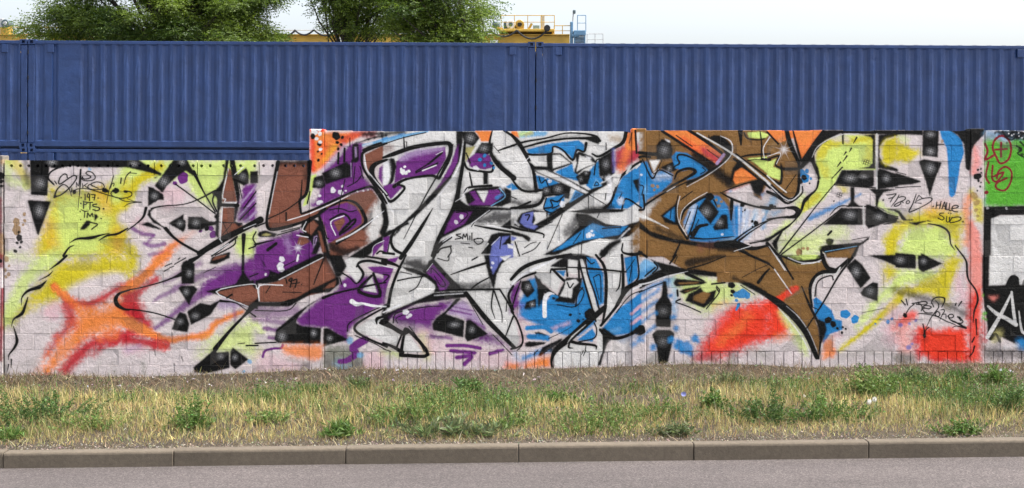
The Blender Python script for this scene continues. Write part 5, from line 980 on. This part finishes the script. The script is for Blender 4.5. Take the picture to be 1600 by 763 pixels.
# blue access tower at the girder's end
cpart('access_column', MB().box(cx(891), cx(895.5), CRY, CRY + .3, cz(75), cz(34)), M_CBLUE, .02)
cpart('access_platform', MB().box(cx(896), cx(915), CRY - .3, CRY + .9, cz(56), cz(48.5)).box(cx(893), cx(905), CRY - .25, CRY + .6, cz(58), cz(54)), M_CBLUE, .02)
m = MB()
for k in range(7): m.box(cx(897), cx(914), CRY - .1, CRY + .25, cz(60 + 2.2 * k) , cz(59 + 2.2 * k))
m.box(cx(896.5), cx(898), CRY - .12, CRY, cz(75), cz(56)).box(cx(913), cx(914.5), CRY - .12, CRY, cz(75), cz(56)); cpart('ladder', m, M_CBLUE)
railing(902, 915, 25, 49, CRY - .2, M_CBLUE, True, .6); railing(918, 943, 52, 70, CRY + .3, M_STEEL, True, .4)
m = MB().tube([(cx(895), CRY + .1, cz(36)), (cx(896), CRY + .1, cz(20))], .035); cpart('lamp_pole', m, M_STEEL)
cpart('floodlight', MB().box(cx(895), cx(899.5), CRY - .1, CRY + .2, cz(21.5), cz(16)), M_MOTOR, .03)
# small winch at the left end
drum(9, 37, 6.5 / KS, CRY - .1, CRY + .5, M_MOTOR, 'winch_motor', hub=M_STEEL); cpart('winch_base', MB().box(cx(0), cx(14), CRY, CRY + .5, cz(56), cz(43)), M_YEL, .02); cpart('winch_cover', MB().box(cx(-12), cx(4), CRY, CRY + .6, cz(43), cz(29)), M_STEEL, .02)
# ================================================================ trees behind the containers
def leaf_mat(name, c1, c2, trans=.45):
    m, nt, b = mat_new(name); at_ = node(nt, 'ShaderNodeAttribute', attribute_name='tint')
    c = mixc(nt, at_.outputs['Fac'], c1, c2)
    nt.links.new(c, b.inputs['Base Color']); b.inputs['Roughness'].default_value = .55
    tr = node(nt, 'ShaderNodeBsdfTranslucent'); nt.links.new(mixc(nt, 1, c, (1.35, 1.4, .55), 'MULTIPLY'), tr.inputs[0])
    mx = node(nt, 'ShaderNodeMixShader'); mx.inputs[0].default_value = trans
    nt.links.new(b.outputs[0], mx.inputs[1]); nt.links.new(tr.outputs[0], mx.inputs[2])
    nt.links.new(mx.outputs[0], nt.nodes['Material Output'].inputs[0]); return m
M_LEAF = leaf_mat('acacia leaves', (.036, .074, .013), (.185, .255, .042))
M_BARK = simple('dark bark', (.045, .036, .028), .9, .4, 6, bmp=.5, bscale=20)
def faces_mesh(name, V, Fc, tint=None, nper=4):
    me = bpy.data.meshes.new(name); nv = len(V); nf = len(Fc)
    me.vertices.add(nv); me.vertices.foreach_set('co', np.asarray(V, np.float32).ravel())
    Fc = np.asarray(Fc, np.int32); k = Fc.shape[1]
    me.loops.add(nf * k); me.loops.foreach_set('vertex_index', Fc.ravel())
    me.polygons.add(nf); me.polygons.foreach_set('loop_start', np.arange(0, nf * k, k, dtype=np.int32))
    try: me.polygons.foreach_set('loop_total', np.full(nf, k, np.int32))
    except Exception: pass
    if tint is not None:
        a = me.attributes.new('tint', 'FLOAT', 'POINT'); a.data.foreach_set('value', np.asarray(tint, np.float32))
    me.update(calc_edges=True); me.validate(); return me
def tree(px, d, zc, rx, ry, rz, seed, label, trunk_r, ntwig, leaflet=.066, zlo=None, trunks=((0, 0),)):
    rs = np.random.RandomState(seed); y = CAMY + d; x0 = (px - 800) * d / FPX
    root = empty('leafy_tree', (x0, y, -.42)); tag(root, label, 'tree', 'acacia trees behind the containers')
    # crown: lumpy clusters of drooping pinnate sprays
    nc = 150; cc = []
    while len(cc) < nc:
        p = rs.uniform(-1, 1, 3)
        q = np.linalg.norm(p)
        if .25 < q < 1: cc.append(p * np.array([rx, ry, rz]) * .93 + np.array([0, 0, zc]))
    cc = np.array(cc); cr = rs.uniform(.45, 1.15, nc) * (.32 + .14 * min(rx, rz))
    m = MB()
    for tx, ty in trunks:
        pts = [(tx + .06 * math.sin(k), ty + .05 * math.cos(2 * k), zc * k / 7) for k in range(8)]
        m.tube(pts, [trunk_r * (1 - .09 * k) for k in range(8)], 8)
    for k in range(0, nc, 2):
        t = trunks[k % len(trunks)]; c = cc[k]; zb = max(.4 * zc, min(c[2] - .5, zc) * .75)
        a = np.array([t[0], t[1], zb]); mid = (a + c) / 2 + rs.uniform(-.3, .3, 3)
        m.tube([a, mid, c], [trunk_r * .42, trunk_r * .28, .015], 5)
    obj('trunk', m.mesh('trunk', smooth=True), M_BARK, root)
    w = cr ** 2; idx = rs.choice(nc, ntwig, p=w / w.sum())
    dirs = rs.normal(size=(ntwig, 3)); dirs /= np.linalg.norm(dirs, axis=1)[:, None]
    pos = cc[idx] + dirs * np.array([1.15, 1.15, .5]) * (cr[idx] * rs.uniform(.05, 1.1, ntwig) ** .7)[:, None]; pos[:, 2] -= .25 * (np.hypot(dirs[:, 0], dirs[:, 1]) * cr[idx]) ** 2
    tl = np.clip(.45 + .16 * rs.normal(size=ntwig) + .8 * (rs.rand(nc)[idx] - .5), 0, 1)
    out = np.stack([pos[:, 0] / rx, pos[:, 1] / ry, np.zeros(ntwig)], 1); ax = dirs * np.array([.9, .9, .25]) + out * .35 + rs.normal(size=(ntwig, 3)) * .3; ax[:, 2] -= .3
    ax /= np.linalg.norm(ax, axis=1)[:, None]
    side = np.cross(ax, np.array([0, 0, 1.0])); side /= np.linalg.norm(side, axis=1)[:, None] + 1e-6; nrm = np.cross(side, ax)
    nl = 7; V = []; T_ = []
    for k in range(nl):
        t = (k // 2 + .6) / 3.6; s = 1 if k % 2 else -1
        if k == nl - 1: s = 0
        ln = leaflet * rs.uniform(.8, 1.3, ntwig)[:, None] * 1.25; wd = leaflet * .62
        o = pos + ax * (t * leaflet * 5.5); dr = (ax * .45 + side * s + nrm * rs.uniform(-.5, .25, ntwig)[:, None]); dr /= np.linalg.norm(dr, axis=1)[:, None]
        ws = np.cross(dr, nrm + rs.normal(size=(ntwig, 3)) * .8); ws /= np.linalg.norm(ws, axis=1)[:, None] + 1e-6
        V.append(np.stack([o, o + dr * ln * .5 + ws * wd * .5, o + dr * ln, o + dr * ln * .5 - ws * wd * .5], 1)); T_.append(np.repeat(np.clip(tl + rs.normal(size=ntwig) * .1, 0, 1)[:, None], 4, 1))
    V = np.stack(V, 1).reshape(-1, 3); T_ = np.stack(T_, 1).reshape(-1)
    obj('crown', faces_mesh('crown', V, np.arange(len(V)).reshape(-1, 4), T_), M_LEAF, root)
    return root
tree(258, 42, 7.7, 4.85, 3.0, 2.9, 11, 'broad dense acacia tree on the left behind the containers', .20, 40000)
tree(556, 44, 9.5, 2.2, 2.0, 2.75, 23, 'slender acacia tree with its thin trunk against the sky, in the middle', .10, 9500, trunks=((-.4, 0), (.4, .3)))
tree(676, 42, 7.8, 2.1, 2.2, 2.5, 37, 'light green acacia tree beside the crane trolley', .10, 11500, trunks=((1.6, 0), (.5, .4)))
# ================================================================ grass, weeds and litter on the verge
def blade_mat(name, trans=.35):
    m, nt, b = mat_new(name); a = node(nt, 'ShaderNodeAttribute', attribute_name='bcol')
    nt.links.new(a.outputs['Color'], b.inputs['Base Color']); b.inputs['Roughness'].default_value = .6
    tr = node(nt, 'ShaderNodeBsdfTranslucent'); nt.links.new(a.outputs['Color'], tr.inputs[0])
    mx = node(nt, 'ShaderNodeMixShader'); mx.inputs[0].default_value = trans
    nt.links.new(b.outputs[0], mx.inputs[1]); nt.links.new(tr.outputs[0], mx.inputs[2]); nt.links.new(mx.outputs[0], nt.nodes['Material Output'].inputs[0]); return m
M_BLADE = blade_mat('grass blades')
M_WEED = blade_mat('weed leaves', .4)
def color_attr(me, cols):
    a = me.attributes.new('bcol', 'FLOAT_COLOR', 'POINT'); a.data.foreach_set('color', np.concatenate([cols, np.ones((len(cols), 1))], 1).astype(np.float32).ravel())
def blades(name, x, y, h, w, col, rs, lean=.35, mat=None, lift=0, lmin=.05):
    n = len(x); z = verge_z(x, y) + lift; an = rs.rand(n) * 6.283; la = rs.rand(n) * 6.283; ln = lmin + rs.rand(n) * (lean - lmin)
    sx, sy = np.cos(an) * w / 2, np.sin(an) * w / 2; lx, ly = np.cos(la) * ln * h, np.sin(la) * ln * h
    hz = h * np.sqrt(np.clip(1 - ln ** 2, .05, 1)); b = np.stack([x, y, z], 1)
    mid = b + np.stack([lx * .35, ly * .35, hz * .55], 1); tip = b + np.stack([lx, ly, hz], 1); s = np.stack([sx, sy, 0 * sx], 1)
    V = np.stack([b - s, b + s, mid + s * .8, mid - s * .8, tip + s * .12, tip - s * .12], 1).reshape(-1, 3)
    i = np.arange(n)[:, None] * 6; Fc = np.concatenate([i + np.array([0, 1, 2, 3]), i + np.array([3, 2, 4, 5])])
    me = faces_mesh(name, V, Fc); color_attr(me, np.repeat(col, 6, 0)); return obj(name, me, mat or M_BLADE)
VY0 = KY + .085; VD = -VY0                                  # verge depth
rs = np.random.RandomState(5)
def cols(rs, n, base, var=.25):
    return np.array(base)[None] * (1 + var * rs.normal(size=(n, 1)) + .10 * rs.normal(size=(n, 3))).clip(.35, 1.8)
def scatter(n, dens):
    x = rs.uniform(-7.4, 7.4, n); y = VY0 + rs.rand(n) * (VD - .03); t = (y - VY0) / VD
    k = rs.rand(n) < dens(x, t, fbm(x * .9, y * 1.4, 9, 4), fbm(x * 2.6, y * 3.2, 12, 3)); return x[k], y[k], t[k]
sm = lambda t, a, b: np.clip((t - a) / (b - a), 0, 1) ** 2 * (3 - 2 * np.clip((t - a) / (b - a), 0, 1))
def green_field(x, t):                                       # where the verge is green rather than dry
    y = VY0 + t * VD
    return fbm(x * .75 + 1.7, y * 1.5, 41, 3) * .9 + fbm(x * 2.4, y * 3.0, 12, 3) * .5 + .6 * np.exp(-((t - .34) / .17) ** 2) - .32
# straw-coloured dry grass: a bright band behind the kerb, thinning towards the wall
x, y, t = scatter(150000, lambda x, t, a, b: np.clip(.85 - .75 * np.clip(green_field(x, t), 0, 1), .12, 1) * sm(t, .02, .10) * (1 - .9 * sm(t, .52 + .24 * a, .70 + .24 * a)) + .02)
h = (.025 + .062 * rs.rand(len(x))) * (.5 + .6 * sm(t, .05, .3)) * (1 + .35 * fbm(x * 2, y * 3, 31, 3)).clip(.4, 1.6); tall = rs.rand(len(x)) < .02; h[tall] *= 2.3
c = cols(rs, len(x), (.42, .355, .15), .32) * (1 + .3 * fbm(x * 1.3, y * 2, 77, 4))[:, None].clip(.4, 1.6); br = sm(t, .58, .78)[:, None]; c = c * (1 - br) + cols(rs, len(x), (.15, .112, .062), .35) * br
stuff(blades('dry_grass', x, y, h, .0042, c, rs, .95), 'dry straw coloured grass along the verge', 'grass')
# green grass in patches
x, y, t = scatter(150000, lambda x, t, a, b: np.clip(.10 + .85 * green_field(x, t), .03, 1) * sm(t, .04, .14) * (1 - .93 * sm(t, .56 + .24 * a, .74 + .24 * a)))
h = (.03 + .08 * rs.rand(len(x))) * (.6 + .5 * sm(t, .1, .4))
c = cols(rs, len(x), (.085, .15, .03), .4); k = rs.rand(len(x)) < .3; c[k] = cols(rs, k.sum(), (.23, .26, .075), .25)
stuff(blades('green_grass', x, y, h, .0045, c, rs, .9), 'patchy green grass growing across the verge', 'grass')
# small-leaved ground cover (clover, vetch) in loose drifts
x, y, t = scatter(110000, lambda x, t, a, b: np.clip(-.1 + 1.0 * green_field(x, t), 0, 1) * sm(t, .08, .22) * (1 - .95 * sm(t, .55 + .22 * a, .72 + .22 * a))); n = len(x)
z = verge_z(x, y) + rs.rand(n) ** .7 * .11 * (1 + .4 * fbm(x * 2, y * 2, 43, 2)).clip(.3, 1.6); dv = rs.normal(size=(n, 3)); dv[:, 2] = np.abs(dv[:, 2]) * .5; dv /= np.linalg.norm(dv, axis=1)[:, None]; wv = np.cross(dv, rs.normal(size=(n, 3))); wv /= np.linalg.norm(wv, axis=1)[:, None]
l = (.010 + .012 * rs.rand(n))[:, None]; o = np.stack([x, y, z], 1); V = np.stack([o, o + dv * l * .5 + wv * l * .3, o + dv * l, o + dv * l * .5 - wv * l * .3], 1).reshape(-1, 3)
me = faces_mesh('ground_cover', V, np.arange(4 * n).reshape(-1, 4)); color_attr(me, np.repeat(cols(rs, n, (.075, .145, .032), .35), 4, 0)); stuff(obj('ground_cover', me, M_BLADE), 'small leaved green ground cover spread through the verge grass', 'ground cover')
# fallen straw and litter near the wall and the kerb
x, y, t = scatter(60000, lambda x, t, a, b: .15 + .85 * sm(t, .42, .62) + .5 * (1 - sm(t, .0, .10)))
c = cols(rs, len(x), (.125, .092, .055), .4); k = rs.rand(len(x)) < .28; c[k] = cols(rs, k.sum(), (.29, .24, .145), .3)
n = len(x); h = .03 + .07 * rs.rand(n)
stuff(blades('straw_litter', x, y, h, .005, c, rs, .995, lift=.006, lmin=.86), 'dead stalks and brown litter strewn at the foot of the wall', 'litter')
# white paint flakes
x, y, t = scatter(5200, lambda x, t, a, b: np.clip(sm(t, .55, .75) * (.10 + .35 * np.clip(b, 0, 1) + .25 * np.clip(a, 0, 1)), 0, 1) + .005); n = len(x)
z = verge_z(x, y) + .012 + .02 * rs.rand(n); s = .005 + .013 * rs.rand(n) ** 3; an = rs.rand(n) * 6.28; V = []
for k in range(4):
    q = an + k * 1.5708 + rs.normal(size=n) * .3; V.append(np.stack([x + s * np.cos(q), y + s * np.sin(q), z + rs.normal(size=n) * .006], 1))
me = faces_mesh('paint_flakes', np.stack(V, 1).reshape(-1, 3), np.arange(4 * n).reshape(-1, 4)); color_attr(me, np.repeat(cols(rs, n, (.45, .44, .44), .2), 4, 0))
stuff(obj('paint_flakes', me, M_BLADE), 'white paint flakes scattered on the soil below the wall', 'flakes')
# pebbles and sand beside the kerb
n = 5000; x = rs.uniform(-7.4, 7.4, n); y = VY0 + .01 + np.abs(rs.normal(size=n)) * .09; y = np.minimum(y, -.1); s = .003 + .007 * rs.rand(n) ** 2; z = verge_z(x, y)
oct_ = np.array([(1, 0, 0), (0, 1, 0), (-1, 0, 0), (0, -1, 0), (0, 0, .7), (0, 0, -.5)]); V = np.stack([x, y, z], 1)[:, None] + oct_[None] * s[:, None, None] * rs.uniform(.6, 1.2, (n, 6, 1))
Fo = np.array([(0, 1, 4), (1, 2, 4), (2, 3, 4), (3, 0, 4), (1, 0, 5), (2, 1, 5), (3, 2, 5), (0, 3, 5)]); me = faces_mesh('pebbles', V.reshape(-1, 3), (np.arange(n)[:, None, None] * 6 + Fo[None]).reshape(-1, 3)); color_attr(me, np.repeat(cols(rs, n, (.36, .31, .25), .25), 6, 0))
stuff(obj('pebbles', me, M_SOIL if False else M_BLADE), 'sand and pebbles along the back of the kerb', 'gravel')
# ---------------------------------------------------------------- weeds one can tell apart
def ground_at(px, py):
    x, y = 0.0, -1.0
    for _ in range(30):
        d = y - CAMY; x = (px - 800) * d / FPX; z = float(verge_z(np.array([x]), np.array([y]))[0]); d = FPX * (EYE - z) / (py - HOR); y = .5 * y + .5 * min(CAMY + d, -.05)
    return x, y, float(verge_z(np.array([x]), np.array([y]))[0])
def weed(px, py, wpx, hpx, label, seed, col=(.075, .15, .032), leaf=.022, nst=None, narrow=False, name='leafy_weed'):
    rs = np.random.RandomState(seed); x, y, z = ground_at(px, py); sc = (y - CAMY) / FPX; W, H = wpx * sc, hpx * sc * .82
    root = empty(name, (x, y, z)); tag(root, label, 'weed', 'weeds on the verge')
    nst = nst or int(24 + W * 130); V = []; C = []; S = MB()
    for s in range(nst):
        a = rs.rand() * 6.28; r = math.sqrt(rs.rand()); bx, by = rs.normal() * W * .26, r * math.sin(a) * min(W * .3, .26)
        hh = H * rs.uniform(.25, 1.05) * max(.3, 1 - abs(bx) / W * .9) * (1 + .25 * math.sin(bx * 23 + seed)); lx, ly = bx * rs.uniform(.2, .6) + rs.normal() * .03, by * .4 + rs.normal() * .03
        p0 = np.array([bx, by, float(verge_z(np.array([x + bx]), np.array([min(y + by, -.04)]))[0]) - z - .01]); p2 = np.array([bx + lx, min(by + ly, -y - .03), hh]); p1 = (p0 + p2) / 2 + np.array([-lx * .15, -ly * .15, hh * .06])
        S.tube([p0, p1, p2], [.0022, .0018, .001], 3)
        nl = int(10 + hh * (190 if not narrow else 70))
        for k in range(nl):
            t = .12 + .9 * rs.rand(); t = min(t, 1); p = (1 - t) ** 2 * p0 + 2 * t * (1 - t) * p1 + t * t * p2
            d = rs.normal(size=3); d[2] = d[2] * .5 + (.35 if not narrow else .9); d /= np.linalg.norm(d); q = np.cross(d, rs.normal(size=3)); q /= np.linalg.norm(q) + 1e-6
            l = leaf * .72 * rs.uniform(.6, 1.5) * (2.0 if narrow else 1); w = l * (.5 if not narrow else .16)
            V += [p, p + d * l * .55 + q * w * .5, p + d * l, p + d * l * .55 - q * w * .5]; C.append(np.array(col) * (.55 + .9 * rs.rand()) * (1 + .12 * rs.normal(size=3)).clip(.6, 1.4))
    me = faces_mesh('leaves', np.array(V), np.arange(len(V)).reshape(-1, 4)); color_attr(me, np.repeat(np.array(C), 4, 0)); obj('leaves', me, M_WEED, root)['kind'] = 'stuff'
    me = S.mesh('stems'); color_attr(me, np.tile(np.array(col)[None] * 1.1, (len(me.vertices), 1))); obj('stems', me, M_WEED, root)['kind'] = 'stuff'
DG, MG, LG, GY = (.085, .15, .036), (.11, .185, .04), (.145, .215, .052), (.12, .155, .062)
for i, a in enumerate((
    (62, 654, 170, 54, 'big dark green leafy weed clump at the left edge below the yellow bricks', DG, .022, False),
    (12, 686, 50, 16, 'small grass tuft at the far left just behind the kerb', MG, .03, True),
    (300, 672, 66, 60, 'upright bright green weed standing alone between kerb and orange splash', MG, .022, False),
    (155, 670, 90, 34, 'loose pale weed right of the big dark clump on the left', LG, .02, False),
    (565, 612, 36, 28, 'grey green tuft close to the wall below the step up post', GY, .03, True),
    (480, 616, 50, 22, 'flat dark tuft in front of the low wall bay near the post', DG, .028, True),
    (640, 655, 110, 36, 'mid green leafy weed below the silver letters', LG, .02, False),
    (530, 682, 46, 24, 'grass tuft near the second kerb joint from the left', MG, .034, True),
    (732, 612, 30, 24, 'small dark tuft by the wall under the purple arrow', DG, .03, True),
    (708, 680, 120, 30, 'wide spiky grass tuft behind the kerb in the middle', GY, .036, True),
    (878, 630, 70, 26, 'low spreading weed under the foot of the blue letter', MG, .026, False),
    (935, 672, 160, 48, 'feathery green weed clump in the middle of the verge', LG, .018, False),
    (1015, 652, 120, 38, 'vetch like weed left of the pale blue flower', MG, .018, False),
    (1052, 680, 54, 26, 'grey green weed right behind the kerb right of the middle', GY, .024, False),
    (1116, 640, 34, 34, 'single upright weed between the blue flower and the dark clump', MG, .026, False),
    (1205, 658, 140, 58, 'large dark green weed clump below the red splash', DG, .022, False),
    (1300, 655, 130, 46, 'broad weed clump left of the white seed heads', MG, .022, False),
    (1368, 618, 76, 62, 'tallest leafy weed growing up against the wall foot on the right', LG, .026, False),
    (1500, 678, 54, 36, 'bushy green tuft behind the kerb on the right', MG, .024, False),
    (1498, 598, 34, 26, 'small tuft by the wall under the red corner', DG, .03, True),
    (1585, 642, 90, 50, 'dark weed clump at the right edge of the picture', DG, .022, False),
    (1560, 600, 50, 28, 'low tuft in front of the green wall', MG, .028, True),
    (1430, 600, 40, 28, 'grass tuft between the tall weed and the red corner', GY, .03, True),
    (1140, 600, 44, 20, 'thin dry tuft by the wall under the red splash', GY, .028, True),
    (420, 660, 60, 30, 'pale green weed in the dry grass in front of the low wall bay', LG, .02, False),
    (800, 668, 60, 32, 'thin green weed in the dry grass below the middle of the mural', LG, .02, False))):
    weed(a[0], a[1], a[2], a[3], a[4], 50 + i, a[5], a[6], None, a[7], 'grass_tuft' if a[7] else 'leafy_weed')
# dandelion clocks and a chicory flower
M_STEM = simple('pale flower stalk', (.20, .22, .10), .7); M_FLUFF = simple('white seed fluff', (.80, .80, .78), .9, .05); M_PETAL = simple('pale violet blue petals', (.34, .36, .75), .6, .1); M_SEED = simple('brown seed core', (.16, .12, .08), .8)
for px, py, base, lab in ((1358.5, 628, 662, 'white dandelion seed head on the left of a pair'), (1366.5, 624, 660, 'white dandelion seed head on the right of a pair, slightly higher')):
    x, y, z = ground_at(px, base); d = y - CAMY; hx, hz = (px - 800) * d / FPX, EYE + (HOR - py) * d / FPX
    root = empty('dandelion_clock', (x, y, z)); tag(root, lab, 'flower', 'dandelion seed heads'); c = Vector((hx - x, 0, hz - z))
    obj('stalk', MB().tube([(0, 0, 0), c * .5 + Vector((.008, 0, 0)), c], [.0025, .0022, .002], 6).mesh('stalk'), M_STEM, root)
    m = MB(); r0 = random.Random(px)
    for k in range(90):
        u = r0.uniform(-1, 1); a = r0.uniform(0, 6.283); q = math.sqrt(1 - u * u); dv = Vector((q * math.cos(a), q * math.sin(a), u)); e = dv.orthogonal().normalized(); f = dv.cross(e); tip = c + dv * .013
        m.tube([c, tip], .0003, 3)
        for j in range(5):
            an = j * 1.2566; w = e * math.cos(an) + f * math.sin(an); m.add([tip, tip + w * .006 + dv * .002 + f * .0005, tip + w * .006 + dv * .002 - f * .0005], [(0, 1, 2)])
    obj('seed_fluff', m.mesh('seed_fluff'), M_FLUFF, root)
    bm = bmesh.new(); bmesh.ops.create_icosphere(bm, subdivisions=1, radius=.005, matrix=Matrix.Translation(c)); me = bpy.data.meshes.new('seed_core'); bm.to_mesh(me); bm.free(); obj('seed_core', me, M_SEED, root)
x, y, z = ground_at(1066, 640); d = y - CAMY; c = Vector(((1068 - 800) * d / FPX - x, 0, EYE + (HOR - 615.5) * d / FPX - z))
root = empty('chicory_flower', (x, y, z)); tag(root, 'single pale violet blue flower on a thin stalk in the verge', 'flower')
obj('stalk', MB().tube([(0, 0, 0), c * .6, c], [.002, .0016, .0012], 5).mesh('stalk'), M_STEM, root)
for k in range(12):
    an = k * 2 * math.pi / 12; u = Vector((math.cos(an), -.55, math.sin(an) * .9)); v = Vector((-math.sin(an), 0, math.cos(an))); m = MB().add([c, c + u * .013 + v * .004, c + u * .020, c + u * .013 - v * .004], [(0, 1, 2, 3)]); obj('petal', m.mesh('petal'), M_PETAL, root)
